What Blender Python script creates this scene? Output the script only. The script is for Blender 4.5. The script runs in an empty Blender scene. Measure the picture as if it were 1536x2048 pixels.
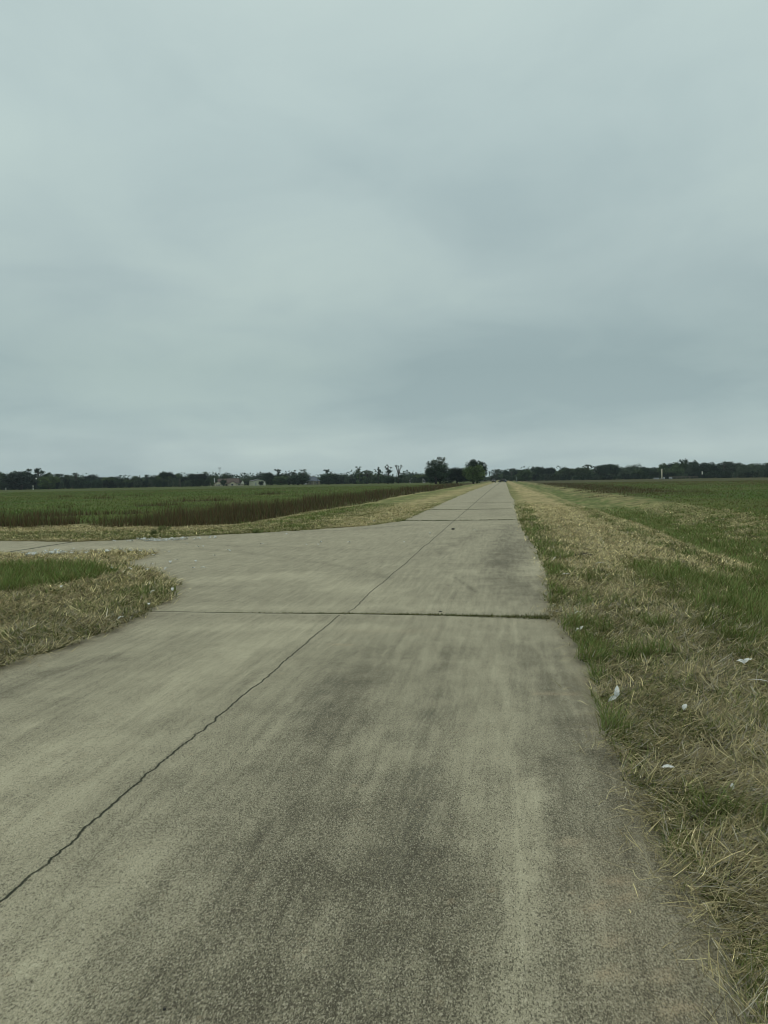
import bpy, math, random
import numpy as np

S = bpy.context.scene
COL = S.collection
rng = np.random.default_rng(7)
random.seed(7)

# ------------------------------------------------------------------ camera
F, CX, CY, EYE = 1540.0, 768.0, 1024.0, 1.9           # photo pixels, metres
def _n(v): v = np.asarray(v, float); return v / np.linalg.norm(v)
def _cam(px, py): return np.array([(px - CX) / F, (CY - py) / F, 1.0])
VPX, VPY, TILT = 1009.0, 954.5, 0.0163                # road's vanishing point, slope of the horizon
Yc = _n(_cam(VPX, VPY))
p2 = _n(_cam(VPX - 900, VPY + 900 * TILT))
Zc = _n(np.cross(p2, Yc));  Zc = Zc if Zc[1] > 0 else -Zc
Xc = np.cross(Zc, Yc)                                  # (u, v, w) is a left-handed frame
if Xc[0] < 0: Xc = -Xc
W = np.array([Xc, Yc, Zc])                             # rows: world axes seen in camera coordinates
def ray(px, py): return W @ _n(_cam(px, py))           # world direction of a photo pixel
from mathutils import Matrix, Vector
cam = bpy.data.cameras.new("camera"); co = bpy.data.objects.new("camera", cam); COL.objects.link(co)
R3 = np.array([W[:, 0], W[:, 1], -W[:, 2]]).T
co.matrix_world = Matrix.Translation((0, 0, EYE)) @ Matrix(R3.tolist()).to_4x4()
cam.sensor_fit = 'VERTICAL'; cam.sensor_height = 24.0; cam.lens = 24.0 * F / 2048
cam.clip_start = 0.05; cam.clip_end = 8000
S.camera = co

# ------------------------------------------------------------------ sky, sun, exposure
SUN_EL, SUN_AZ = math.radians(56), math.radians(-14)   # azimuth from +Y towards +X
w = bpy.data.worlds.new("World"); S.world = w; w.use_nodes = True
nt = w.node_tree; N = nt.nodes; L = nt.links; N.clear()
def node(t, tree=None, **kw):
    n = (tree or nt).nodes.new(t)
    for k, v in kw.items():
        if k.startswith('i_'): n.inputs[k[2:].replace('_', ' ')].default_value = v
        else: setattr(n, k, v)
    return n
def math_(tree, op, a, b=None, clamp=False):
    n = tree.nodes.new('ShaderNodeMath'); n.operation = op; n.use_clamp = clamp
    for i, v in enumerate((a, b)):
        if v is None: continue
        if isinstance(v, (int, float)): n.inputs[i].default_value = v
        else: tree.links.new(v, n.inputs[i])
    return n.outputs[0]
def mix_(tree, fac, a, b, mode='MIX'):
    n = tree.nodes.new('ShaderNodeMix'); n.data_type = 'RGBA'; n.blend_type = mode
    for s, v in ((n.inputs[0], fac), (n.inputs[6], a), (n.inputs[7], b)):
        if isinstance(v, (int, float)): s.default_value = v
        elif isinstance(v, (tuple, list)): s.default_value = (*v[:3], 1)
        else: tree.links.new(v, s)
    return n.outputs[2]
def ramp_(tree, fac, stops):
    n = tree.nodes.new('ShaderNodeValToRGB'); tree.links.new(fac, n.inputs[0])
    el = n.color_ramp.elements
    while len(el) < len(stops): el.new(0.5)
    for e, (p, c) in zip(el, stops):
        e.position = p; e.color = (c, c, c, 1) if isinstance(c, (int, float)) else (*c, 1)
    return n.outputs[0]
tc = node('ShaderNodeTexCoord')
sep = node('ShaderNodeSeparateXYZ'); L.new(tc.outputs['Generated'], sep.inputs[0])
zc = math_(nt, 'MAXIMUM', sep.outputs[2], 0.0)
den = math_(nt, 'ADD', zc, 0.22)                       # cloud deck seen in perspective
comb = node('ShaderNodeCombineXYZ')
L.new(math_(nt, 'DIVIDE', sep.outputs[0], den), comb.inputs[0])
L.new(math_(nt, 'DIVIDE', sep.outputs[1], den), comb.inputs[1])
def cloud(scale, detail, rough, loc, dist=0.0):
    mp = node('ShaderNodeMapping'); mp.inputs[1].default_value = loc; L.new(comb.outputs[0], mp.inputs[0])
    n = node('ShaderNodeTexNoise'); L.new(mp.outputs[0], n.inputs['Vector'])
    n.inputs['Scale'].default_value = scale; n.inputs['Detail'].default_value = detail
    n.inputs['Roughness'].default_value = rough; n.inputs['Distortion'].default_value = dist
    return n.outputs[0]
base = ramp_(nt, zc, [(0.0, (.390, .490, .490)), (.035, (.445, .545, .535)), (.075, (.378, .480, .475)),
                      (.14, (.355, .455, .448)), (.24, (.415, .515, .505)), (.40, (.475, .585, .570)),
                      (.60, (.530, .640, .615)), (1.0, (.84, .88, .76))])
c1 = cloud(.75, 2.0, .45, (3.1, 1.7, 0), .3)
c2 = cloud(2.1, 5.0, .52, (7.3, 2.2, 4), .4)
v = math_(nt, 'ADD', math_(nt, 'MULTIPLY', c1, .62), math_(nt, 'MULTIPLY', c2, .38))
shade = ramp_(nt, v, [(.37, (.86, .88, .90)), (.50, (1.0, 1.0, 1.0)), (.63, (1.12, 1.105, 1.07))])
overcast = mix_(nt, 1.0, mix_(nt, 1.0, base, (.998, 1.0, 1.012), 'MULTIPLY'), shade, 'MULTIPLY')
sky = node('ShaderNodeTexSky', sky_type='NISHITA', sun_disc=False)
sky.sun_elevation = SUN_EL; sky.sun_rotation = SUN_AZ
ten = mix_(nt, 1.0, overcast, (10, 10, 10), 'MULTIPLY')
col = mix_(nt, .97, sky.outputs[0], ten)
bg = node('ShaderNodeBackground'); L.new(col, bg.inputs[0]); bg.inputs[1].default_value = 0.1
out = node('ShaderNodeOutputWorld'); L.new(bg.outputs[0], out.inputs[0])

sl = bpy.data.lights.new("sun", 'SUN'); sl.energy = 1.15; sl.angle = math.radians(22); sl.color = (1.0, .94, .80)
so = bpy.data.objects.new("sun", sl); COL.objects.link(so)
so.rotation_euler = Vector((-math.sin(SUN_AZ) * math.cos(SUN_EL), -math.cos(SUN_AZ) * math.cos(SUN_EL), -math.sin(SUN_EL))).to_track_quat('-Z', 'Y').to_euler()
S.view_settings.view_transform = 'Standard'; S.view_settings.look = 'None'
S.view_settings.exposure = 0.0; S.view_settings.gamma = 1.0
try: S.view_settings.use_curve_mapping = False
except Exception: pass
S.cycles.filter_width = 1.05; S.cycles.max_bounces = 6; S.cycles.diffuse_bounces = 3; S.cycles.transmission_bounces = 3
S.cycles.volume_bounces = 0; S.cycles.transparent_max_bounces = 4

# ------------------------------------------------------------------ helpers
def tag(o, label=None, cat=None, group=None, kind=None):
    for k, v in (('label', label), ('category', cat), ('group', group), ('kind', kind)):
        if v: o[k] = v
    return o
def empty(name, loc, rz=0.0, scale=1.0):
    o = bpy.data.objects.new(name, None); COL.objects.link(o)
    o.location = loc; o.rotation_euler = (0, 0, rz); o.scale = (scale,) * 3; o.empty_display_size = .2
    return o
def mesh_np(name, V, Q, mat, col=None, smooth=False, parent=None, attrs=None):
    V = np.asarray(V, np.float32); Q = np.asarray(Q, np.int32)
    me = bpy.data.meshes.new(name); k = Q.shape[1]
    me.vertices.add(len(V)); me.vertices.foreach_set('co', V.ravel())
    me.loops.add(Q.size); me.loops.foreach_set('vertex_index', Q.ravel())
    me.polygons.add(len(Q)); me.polygons.foreach_set('loop_start', np.arange(0, Q.size, k, dtype=np.int32))
    if smooth: me.polygons.foreach_set('use_smooth', np.ones(len(Q), bool))
    me.update(calc_edges=True)
    if col is not None:
        a = me.color_attributes.new('Col', 'FLOAT_COLOR', 'POINT')
        c = np.ones((len(V), 4), np.float32); c[:, :3] = col; a.data.foreach_set('color', c.ravel())
    for an, av in (attrs or {}).items():
        a = me.attributes.new(an, 'FLOAT', 'POINT'); a.data.foreach_set('value', np.asarray(av, np.float32))
    if mat: me.materials.append(mat)
    o = bpy.data.objects.new(name, me); COL.objects.link(o); o.parent = parent
    return o
class MB:                                              # collects simple solids into ONE mesh
    def __init__(s): s.v = []; s.f = []
    def poly(s, vs, fs):
        b = len(s.v); s.v += [tuple(map(float, p)) for p in vs]; s.f += [tuple(i + b for i in f) for f in fs]; return s
    def box(s, x0, x1, y0, y1, z0, z1):
        return s.poly([(x0,y0,z0),(x1,y0,z0),(x1,y1,z0),(x0,y1,z0),(x0,y0,z1),(x1,y0,z1),(x1,y1,z1),(x0,y1,z1)],
                      [(3,2,1,0),(4,5,6,7),(0,1,5,4),(1,2,6,5),(2,3,7,6),(3,0,4,7)])
    def prism(s, prof, y0, y1):                        # an x-z outline pushed along y
        n = len(prof)
        return s.poly([(x, y0, z) for x, z in prof] + [(x, y1, z) for x, z in prof],
                      [tuple(range(n)), tuple(range(2*n-1, n-1, -1))] + [(i, n+i, n+(i+1) % n, (i+1) % n) for i in range(n)])
    def prismx(s, prof, x0, x1):                       # a y-z outline pushed along x
        n = len(prof)
        return s.poly([(x0, y, z) for y, z in prof] + [(x1, y, z) for y, z in prof],
                      [tuple(range(n-1, -1, -1)), tuple(range(n, 2*n))] + [(i, (i+1) % n, n+(i+1) % n, n+i) for i in range(n)])
    def tube(s, pts, rad, n=7, cap=True):
        pts = [np.array(p, float) for p in pts]
        if not hasattr(rad, '__len__'): rad = [rad] * len(pts)
        b = len(s.v)
        for i, p in enumerate(pts):
            d = _n(pts[min(i+1, len(pts)-1)] - pts[max(i-1, 0)])
            a = _n(np.cross(d, (0.31, 0.95, 0.05) if abs(d[2]) > .5 else (0, 0, 1))); c = np.cross(d, a)
            for k in range(n):
                t = 2*math.pi*k/n; s.v.append(tuple(p + rad[i]*(a*math.cos(t) + c*math.sin(t))))
        for i in range(len(pts)-1):
            for k in range(n):
                s.f.append((b+i*n+k, b+i*n+(k+1) % n, b+(i+1)*n+(k+1) % n, b+(i+1)*n+k))
        if cap:
            s.f.append(tuple(b+k for k in range(n-1, -1, -1))); s.f.append(tuple(b+(len(pts)-1)*n+k for k in range(n)))
        return s
    def build(s, name, mat, parent=None, smooth=False, bevel=0):
        me = bpy.data.meshes.new(name); me.from_pydata(s.v, [], s.f); me.materials.append(mat); me.update()
        if smooth: me.polygons.foreach_set('use_smooth', np.ones(len(me.polygons), bool))
        o = bpy.data.objects.new(name, me); COL.objects.link(o); o.parent = parent
        if bevel:
            m = o.modifiers.new('bevel', 'BEVEL'); m.width = bevel; m.segments = 2
        return o
KIDS = {}
def copy_tree(o, parent=None):
    c = o.copy(); COL.objects.link(c); c.parent = parent
    for ch in list(o.children): copy_tree(ch, c)
    return c
def fbm(x, y, scale, seed, octs=3, gain=.55):          # smooth noise, about -1..1
    r = np.random.default_rng(seed); o = np.zeros_like(np.asarray(x, float)); amp = 1.0; tot = 0
    for k in range(octs):
        t = np.zeros_like(o)
        for _ in range(7):
            a = r.uniform(0, 2*np.pi); f = 2*np.pi/scale*r.uniform(.6, 1.5)
            t += np.sin(f*(x*np.cos(a) + y*np.sin(a)) + r.uniform(0, 6.28))
        o += amp*t/2.6; tot += amp; amp *= gain; scale *= .47
    return o/tot
def sstep(a, b, x): t = np.clip((x-a)/(b-a), 0, 1); return t*t*(3-2*t)
def mat(name, rough=.9):
    m = bpy.data.materials.new(name); m.use_nodes = True
    b = m.node_tree.nodes['Principled BSDF']; b.inputs['Roughness'].default_value = rough
    b.inputs['Specular IOR Level'].default_value = .2
    return m, m.node_tree, b
def noise_(t, scale, detail=3, rough=.55, vec=None, dist=0.0):
    n = t.nodes.new('ShaderNodeTexNoise'); n.inputs['Scale'].default_value = scale
    n.inputs['Detail'].default_value = detail; n.inputs['Roughness'].default_value = rough; n.inputs['Distortion'].default_value = dist
    if vec is not None: t.links.new(vec, n.inputs['Vector'])
    return n.outputs[0]
def simple(name, c, rough=.8, var=.18, scale=1.5, spec=.2, metal=0):
    m, t, b = mat(name, rough); b.inputs['Specular IOR Level'].default_value = spec; b.inputs['Metallic'].default_value = metal
    g = t.nodes.new('ShaderNodeTexCoord')
    n = noise_(t, scale, 4, .6, g.outputs['Object'])
    t.links.new(mix_(t, n, tuple(x*(1-var) for x in c), tuple(min(1, x*(1+var)) for x in c)), b.inputs['Base Color'])
    return m

# ------------------------------------------------------------------ lie of the land
def fall(x, y):                                        # the plain drops very gently away from the viewer
    r = np.sqrt(np.asarray(x, float)**2 + np.asarray(y, float)**2)
    return -0.0022*np.maximum(0, r-120) - 0.000004*np.clip(r-60, 0, 60)**2
def flat_at(px, py, z=0.0):
    d = ray(px, py); t = (z-EYE)/d[2]; return d[0]*t, d[1]*t
def far_at(px, D):                                     # point on the ground D metres away in the direction of a pixel column
    py = VPY - TILT*(px-VPX); d = ray(px, py); h = math.hypot(d[0], d[1]); x, y = d[0]/h*D, d[1]/h*D
    return x, y, float(fall(x, y))
def top_z(px, py, D):                                  # height at distance D that shows at this pixel
    d = ray(px, py); return EYE + D*d[2]/math.hypot(d[0], d[1])

right_px = [(1490,2040),(1405,1830),(1322,1690),(1262,1560),(1203,1440),(1180,1350),(1152,1292),(1116,1250),(1098,1228),
            (1100,1180),(1086,1132),(1078,1105),(1060,1082),(1044,1056),(1036,1035),(1029,1010),(1024,995)]
far_left_px = [(845,1025),(808,1042),(735,1052),(620,1060),(500,1067),(400,1072),(300,1078),(150,1084),(0,1082)]
near_left_px = [(0,1107),(60,1112),(130,1109),(200,1103),(300,1104),(312,1107),(290,1116),(245,1128),(285,1139),(322,1149),(345,1166),
                (350,1190),(330,1206),(292,1230),(245,1252),(190,1275),(100,1306),(0,1338)]
ROAD = [(.95, -4.0), (.93, 1.5)] + [flat_at(*p) for p in right_px] + [(.50, 80), (.55, 200), (.55, 395), (-4.7, 395), (-4.75, 200), (-4.7, 90)]
ROAD += [flat_at(*p) for p in far_left_px] + [(-75, 26.9), (-75, 21.3)] + [flat_at(*p) for p in near_left_px] + [(-5.35, 3), (-5.4, -4)]
ROAD = np.array(ROAD)
def poly_sd(x, y, P):                                  # signed distance, negative inside
    x = np.asarray(x, float); y = np.asarray(y, float); out = np.empty(x.size); xf, yf = x.ravel(), y.ravel()
    A, B = P, np.roll(P, -1, 0)
    for s in range(0, x.size, 200000):
        X, Y = xf[s:s+200000], yf[s:s+200000]; d = np.full(X.size, 1e9); ins = np.zeros(X.size, bool)
        for (ax, ay), (bx, by) in zip(A, B):
            ex, ey = bx-ax, by-ay; t = np.clip(((X-ax)*ex + (Y-ay)*ey)/(ex*ex+ey*ey+1e-12), 0, 1)
            d = np.minimum(d, (X-ax-t*ex)**2 + (Y-ay-t*ey)**2)
            if abs(by-ay) > 1e-12:
                c = (ay > Y) != (by > Y); ins ^= c & (X < ex*(Y-ay)/(by-ay)+ax)
        d = np.sqrt(d); out[s:s+200000] = np.where(ins, -d, d)
    return out.reshape(x.shape)
def edge_noise(x, y):
    r = np.sqrt(x*x+y*y)
    return fbm(x, y, .9, 11, 3, .7)*(.07 + .0015*np.minimum(r, 80))
def road_sd(x, y): return poly_sd(x, y, ROAD) + edge_noise(x, y)
def land(x, y):                                        # verge, ditches and field, without the step at the road edge
    x = np.asarray(x, float); y = np.asarray(y, float)
    z = fall(x, y)
    wob = fbm(x, y, 22, 3, 2)*.5
    xr = x + wob*.6
    z += np.interp(xr, [1.2, 3.0, 5.3, 5.75, 6.6, 8.2, 11, 14], [0, -.05, -.20, -.46, -.56, -.50, -.12, 0])
    on = sstep(31, 36, y)
    xl = x + wob*.8
    z += on*np.interp(xl, [-15.5, -13.6, -12.6, -11.9, -11.4, -9.5, -6], [0, -.28, -.38, -.34, -.04, .02, 0])
    z += fbm(x, y, 3.0, 5, 3)*.022*sstep(0, 4, np.abs(x+2)-2.6)
    return z

# ------------------------------------------------------------------ what grows where
G_LEFT = flat_at(38, 1162); G_RIGHT = None
def zones(x, y):
    """dryness 0..1, weed strength 0..1, field strength 0..1"""
    n1 = fbm(x, y, 2.2, 21, 3); n2 = fbm(x, y, .7, 22, 2); n3 = fbm(x, y, 9, 23, 3)
    dry = np.full(np.shape(x), .5)
    rgt = x > -1
    near = np.interp(x, [.6, 1.2, 2.0, 3.0], [.42, .50, .60, .62]) + .50*n1 + .30*n2
    gb = 2.55 + .30*n1 + .10*(13-y)*(y > 13) + np.clip(9.2-y, 0, 3)*.9
    gk = sstep(-.7, .9, x-gb+.35*n2); dr_near = near*(1-gk) + (.12+.20*n2+.14*n1)*gk
    dr_far = np.interp(x + .45*n3, [.7, 1.3, 1.8, 3.9, 4.5, 5.3, 5.7, 6.0, 8.5, 9.3, 11.2, 12], [.38, .45, .95, .95, .35, .62, .62, .12, .12, .42, .42, .12]) + .30*n1 + .15*n2
    k = sstep(15.5, 18.5, y + 1.0*n1)
    dry = np.where(rgt, dr_near*(1-k) + dr_far*k, dry)
    isl = .78 + .25*n1 + .12*n2
    gd = np.sqrt((x-G_LEFT[0]+.8)**2 + ((y-G_LEFT[1])*.9)**2)
    isl = np.where(gd < 2.3 + .35*n1, .0, isl)
    isl = np.where((x > -6.6) & (y > 10), isl - .30, isl)
    isl = np.where(y > 17.3, .95, isl)
    dry = np.where((x < -4) & (y < 24), isl, dry)
    lm = np.interp(x + .6*n3, [-14, -12.4, -11.9, -11.2, -10.3, -8.6, -6.6, -5.4, -4.5], [.2, .15, .7, .65, .15, .30, .85, .75, .35]) + .2*n1
    ls = np.where(y > 28.0 + .3*n1, .85, .30)
    q = np.minimum(-12.6 - x, y - 30.4)                # the L-shaped band of tall weeds
    lf = np.where((y < 33) & (x < -11.5), ls, np.where((y < 36) & (x < -9), .45+.3*n1, lm))
    dry = np.where((x < -4) & (y >= 24), lf, dry)
    wn = fbm(x, y, 5, 31, 3)
    weed = sstep(-.9, 2.4, q + .9*n1)*(1 - sstep(2.5, 6.0, q + 2.2*wn))*((x < -4) & (y > 24))
    gap = np.exp(-((x + 18.4 + .22*(y-30))/1.1)**2)
    weed = weed*(1 - .9*gap)
    weed = np.maximum(weed, .40*sstep(.55, .85, fbm(x, y, 17, 33, 2))*((x < -22) & (y > 40) & (y < 110)))
    weed = np.maximum(weed, .55*sstep(60, 95, y)*sstep(9.5, 12, x + 2*wn)*(1 - sstep(16, 24, x + 4*wn)))
    field = np.where(x < -4, sstep(2, 5, q), np.where(x > 0, sstep(11.5, 13, x + n1*.5), 0.))
    return np.clip(dry, 0, 1), np.clip(weed, 0, 1), np.clip(field, 0, 1)
C = lambda r, g, b: np.array([r, g, b])
STRAW, STRAW2, THATCH = C(.44, .405, .240), C(.32, .275, .140), C(.060, .060, .030)
GREEN, LUSH, DKGREEN = C(.185, .225, .072), C(.135, .205, .058), C(.040, .062, .026)
FIELDG, FIELDY, WEEDB, WEEDD = C(.110, .172, .044), C(.180, .190, .068), C(.130, .088, .046), C(.056, .046, .026)

def ground_col(x, y):
    dry, weed, field = zones(x, y)
    r = np.sqrt(x*x+y*y)
    n = fbm(x, y, 1.1, 41, 3)[..., None]
    d = dry[..., None]
    far = sstep(14, 45, r)[..., None]
    soil_near = THATCH*(.85+.4*d) * (1+.25*n)
    dryfar = C(.290, .250, .135); grnfar = C(.090, .118, .040)
    farc = (dryfar*d + grnfar*(1-d))*(1+.18*n)
    c = soil_near*(1-far) + farc*far
    fn = fbm(x, y, 38, 43, 4)[..., None]; fn2 = fbm(x*.35, y, 13, 44, 3)[..., None]
    fc = (FIELDG*(1+.22*fn2) + (FIELDY-FIELDG)*np.clip(.25+.55*fn, 0, 1))*.50
    fc = fc + (C(.062, .056, .030)-fc)*np.clip(sstep(130, 330, r)*.75 + .5*sstep(.4, .8, fn2[..., 0]), 0, .9)[..., None]*np.where(x > 0, 1, .35)[..., None]
    c = c*(1-field[..., None]) + fc*field[..., None]
    c = c*(1-weed[..., None]) + WEEDD*weed[..., None]
    # bare dark soil where the ditch bank is cut
    bank = np.exp(-((x + fbm(x, y, 22, 3, 2)*.3 - 5.65)/.12)**2)*sstep(17, 19, y)*(1-sstep(26, 34, y))*.7
    c = c*(1-bank[..., None]) + C(.13, .085, .05)*bank[..., None]
    return np.clip(c, .005, 1)

# ------------------------------------------------------------------ ground sheet
def axis(parts):
    o = []
    for a, b, s in parts: o += list(np.arange(a, b, s))
    return np.array(o)
xs = np.concatenate([-np.geomspace(2600, 34, 60), axis([(-33, -16, .35), (-16, -8, .13), (-8, -4, .07), (-4, .3, .4), (.3, 3.2, .05), (3.2, 7, .1), (7, 16, .35)]), np.geomspace(16, 2600, 64)])
ys = np.concatenate([axis([(-6, 1.5, .5), (1.5, 7, .06), (7, 14, .08), (14, 34, .12), (34, 60, .4), (60, 120, 1.5)]), np.geomspace(120, 3600, 90)])
GX, GY = np.meshgrid(xs, ys)
sd = road_sd(GX, GY)
step = sstep(-.04, .12, sd)
GZ = land(GX, GY) - .09 + step*(.115 + .02*fbm(GX, GY, .35, 8, 2))
V = np.stack([GX, GY, GZ], -1).reshape(-1, 3)
ny, nx = GX.shape
I = (np.arange(ny-1)[:, None]*nx + np.arange(nx-1)[None, :]).ravel()
Q = np.stack([I, I+1, I+nx+1, I+nx], -1)
mg, t, b = mat('ground_cover', .95)
b.inputs['Specular IOR Level'].default_value = .05
at = t.nodes.new('ShaderNodeVertexColor'); at.layer_name = 'Col'
geo = t.nodes.new('ShaderNodeNewGeometry')
nf = noise_(t, 14, 5, .7, geo.outputs['Position']); nm = noise_(t, 1.3, 4, .6, geo.outputs['Position']); nl = noise_(t, .16, 5, .65, geo.outputs['Position'])
k = math_(t, 'MULTIPLY', math_(t, 'MULTIPLY', ramp_(t, nf, [(.3, .55), (.7, 1.45)]), ramp_(t, nm, [(.3, .75), (.7, 1.25)])), ramp_(t, nl, [(.3, .75), (.7, 1.25)]))
kc = t.nodes.new('ShaderNodeCombineXYZ')
for i in range(3): t.links.new(k, kc.inputs[i])
t.links.new(mix_(t, 1.0, at.outputs[0], kc.outputs[0], 'MULTIPLY'), b.inputs['Base Color'])
bp = t.nodes.new('ShaderNodeBump'); bp.inputs['Strength'].default_value = .8; bp.inputs['Distance'].default_value = .03
t.links.new(nf, bp.inputs['Height']); t.links.new(bp.outputs[0], b.inputs['Normal'])
go = mesh_np('ground', V, Q, mg, ground_col(GX, GY).reshape(-1, 3), smooth=True)
tag(go, 'flat grassland with mown verges and shallow ditches along the road', 'ground', kind='structure')

# ------------------------------------------------------------------ concrete road, one sheet for the road and its junction
rx = axis([(-78, -26, 1.2), (-26, -9, .16), (-9, -5.6, .10), (-5.6, 1.6, .05)])
ry = np.concatenate([axis([(-4, 2, .3), (2, 8, .05), (8, 16, .07), (16, 34, .12), (34, 60, .35), (60, 110, 1.4)]), np.geomspace(110, 394, 40)])
RX, RY = np.meshgrid(rx, ry)
rsd = poly_sd(RX, RY, ROAD)
stain = np.zeros(RX.shape); light = np.zeros(RX.shape); rust = np.zeros(RX.shape); fine = np.zeros(RX.shape)
def strokes(acc, pts, wd, amt, seed=1):
    P = np.array([flat_at(*p) for p in pts]); d = np.full(RX.shape, 1e9)
    for (ax, ay), (bx, by) in zip(P[:-1], P[1:]):
        ex, ey = bx-ax, by-ay; t_ = np.clip(((RX-ax)*ex+(RY-ay)*ey)/(ex*ex+ey*ey+1e-12), 0, 1)
        d = np.minimum(d, np.hypot(RX-ax-t_*ex, RY-ay-t_*ey))
    d = d + fbm(RX, RY, wd*3, seed, 3)*wd*.45
    acc += amt*np.exp(-np.clip(d, 0, None)**2/wd**2)
# dark wheel-worn, algae-stained zones
strokes(stain, [(330,2040),(470,1800),(560,1600),(680,1400),(740,1310)], .42, .55, 61)
strokes(stain, [(700,2040),(760,1800),(800,1620)], .40, .55, 62)
strokes(stain, [(620,1470),(700,1370)], .16, .30, 63)
strokes(stain, [(1180,2040),(1150,1800),(1130,1650),(1100,1500)], .14, .35, 64)
strokes(stain, [(500,2040),(640,1800)], .55, .30, 60)
strokes(stain, [(900,2040),(900,1750)], .30, .35, 59)
strokes(stain, [(1380,2040),(1260,1750),(1180,1540),(1130,1400),(1060,1300)], .22, .55, 65)
strokes(stain, [(820,1700),(850,1500),(890,1330),(900,1290)], .16, .30, 66)
strokes(stain, [(1060,1080),(1030,1100),(1000,1150),(1050,1190)], .40, .60, 67)
strokes(stain, [(1020,1050),(1010,1090),(985,1130)], .35, .55, 68)
strokes(stain, [(970,1060),(920,1085),(860,1110)], .30, .35, 69)
strokes(stain, [(0,1390),(120,1340),(220,1315)], .16, .55, 70)
strokes(stain, [(60,1480),(160,1430)], .14, .25, 71)
strokes(stain, [(400,1098),(520,1108),(640,1125),(740,1145),(800,1160)], .14, .32, 72)
strokes(stain, [(330,1082),(460,1092),(640,1095)], .16, .28, 73)
strokes(stain, [(560,1065),(700,1060),(820,1050)], .35, .35, 74)
strokes(stain, [(910,1155),(935,1172),(955,1186)], .035, .75, 75)
strokes(stain, [(1000,1030),(960,1010),(1000,985)], .6, .25, 76)
# clean pale zones
strokes(light, [(1045,2040),(1040,1800),(1050,1700),(1060,1560)], .075, .65, 81)
strokes(light, [(300,1262),(560,1250),(760,1256)], .25, .55, 82)
strokes(light, [(300,1215),(600,1215),(950,1215)], .30, .45, 83)
strokes(light, [(420,1160),(600,1150),(760,1190)], .6, .45, 84)
strokes(light, [(0,1560),(180,1470),(400,1340),(560,1270)], .35, .60, 85)
strokes(light, [(0,1690),(160,1590),(300,1490)], .22, .45, 86)
strokes(light, [(90,1930),(230,1780),(330,1680)], .10, .40, 87)
strokes(light, [(1078,1125),(1060,1150)], .28, .80, 88)
strokes(light, [(950,1078),(990,1079)], .06, .7, 89)
strokes(light, [(500,1086),(700,1072),(860,1062)], .05, .55, 90)
strokes(light, [(985,1330),(1010,1400),(1030,1480)], .05, .40, 91)
strokes(light, [(1080,1300),(1120,1360),(1150,1430)], .035, .45, 92)
strokes(light, [(0,1100),(150,1094),(330,1095)], .8, .30, 93)
# flakes of tan mortar
for i, (a, b_) in enumerate([((1070,1387),(1095,1387)), ((1105,1387),(1150,1388)), ((1240,1800),(1268,1790)), ((1180,1815),(1200,1810)), ((1225,1765),(1245,1760)),
                  ((1200,1950),(1235,1945)), ((1330,2020),(1380,2015)), ((1215,1880),(1235,1880)), ((1130,1685),(1145,1685)), ((660,1288),(700,1290)), ((1320,1955),(1345,1950))]):
    strokes(rust, [a, b_], .034, 1.25, 100+i)
strokes(rust, [(1200,1700),(1240,1850),(1300,2040)], .25, .30, 115)
strokes(rust, [(700,1262),(860,1262)], .12, .35, 116)
# grooved, broom-drawn patches
strokes(fine, [(600,1440),(680,1350)], .13, 1.0, 121); strokes(fine, [(830,1470),(870,1420)], .12, .9, 122)
strokes(fine, [(850,1540),(835,1600),(800,1750)], .13, 1.0, 123); strokes(fine, [(740,2000),(760,1880)], .12, .5, 124)
stain += .45*np.exp(-np.abs(np.minimum(rsd + .10*fbm(RX, RY, .6, 140, 3), 0))/.16)*(RY < 16)
rust += .30*np.exp(-np.abs(np.minimum(rsd + .10*fbm(RX, RY, .8, 141, 3), 0))/.10)*(RY < 12)
keep = rsd < .5
RZ = fall(RX, RY) + 0*RX
V = np.stack([RX, RY, RZ], -1).reshape(-1, 3); ny, nx = RX.shape
I = (np.arange(ny-1)[:, None]*nx + np.arange(nx-1)[None, :]).ravel()
kf = keep.ravel(); I = I[kf[I] | kf[I+1] | kf[I+nx] | kf[I+nx+1]]
Q = np.stack([I, I+1, I+nx+1, I+nx], -1)
used = np.unique(Q); remap = np.full(len(V), -1, int); remap[used] = np.arange(len(used)); Q = remap[Q]
mc, t, b = mat('weathered_concrete', .88)
LK = t.links
geo = t.nodes.new('ShaderNodeNewGeometry'); P = geo.outputs['Position']
sp = t.nodes.new('ShaderNodeSeparateXYZ'); LK.new(P, sp.inputs[0]); PX, PY = sp.outputs[0], sp.outputs[1]
def attr(nm):
    a = t.nodes.new('ShaderNodeAttribute'); a.attribute_name = nm; return a.outputs['Fac']
A_st, A_lt, A_ru, A_fi = attr('stain'), attr('light'), attr('rust'), attr('fine')
mga = t.nodes.new('ShaderNodeMapping'); mga.inputs['Scale'].default_value = (1, .52, 1); LK.new(P, mga.inputs[0]); PG = mga.outputs[0]   # the finish was drawn lengthwise
agg = noise_(t, 125, 3, .60, PG)                         # sand and small stones
aggf = noise_(t, 215, 2, .6, PG)
agg2 = noise_(t, 34, 4, .65, PG)
mid = noise_(t, 3.2, 5, .62, P); big = noise_(t, .55, 4, .6, P)
mpv = t.nodes.new('ShaderNodeMapping'); mpv.inputs['Scale'].default_value = (2.2, .35, 1); LK.new(P, mpv.inputs[0])
streak = noise_(t, 3.0, 5, .65, mpv.outputs[0])
vor = t.nodes.new('ShaderNodeTexVoronoi'); vor.inputs['Scale'].default_value = 95; LK.new(P, vor.inputs['Vector'])
wv = t.nodes.new('ShaderNodeTexWave'); wv.wave_type = 'BANDS'; wv.bands_direction = 'X'; wv.inputs['Scale'].default_value = 7.0
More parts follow.
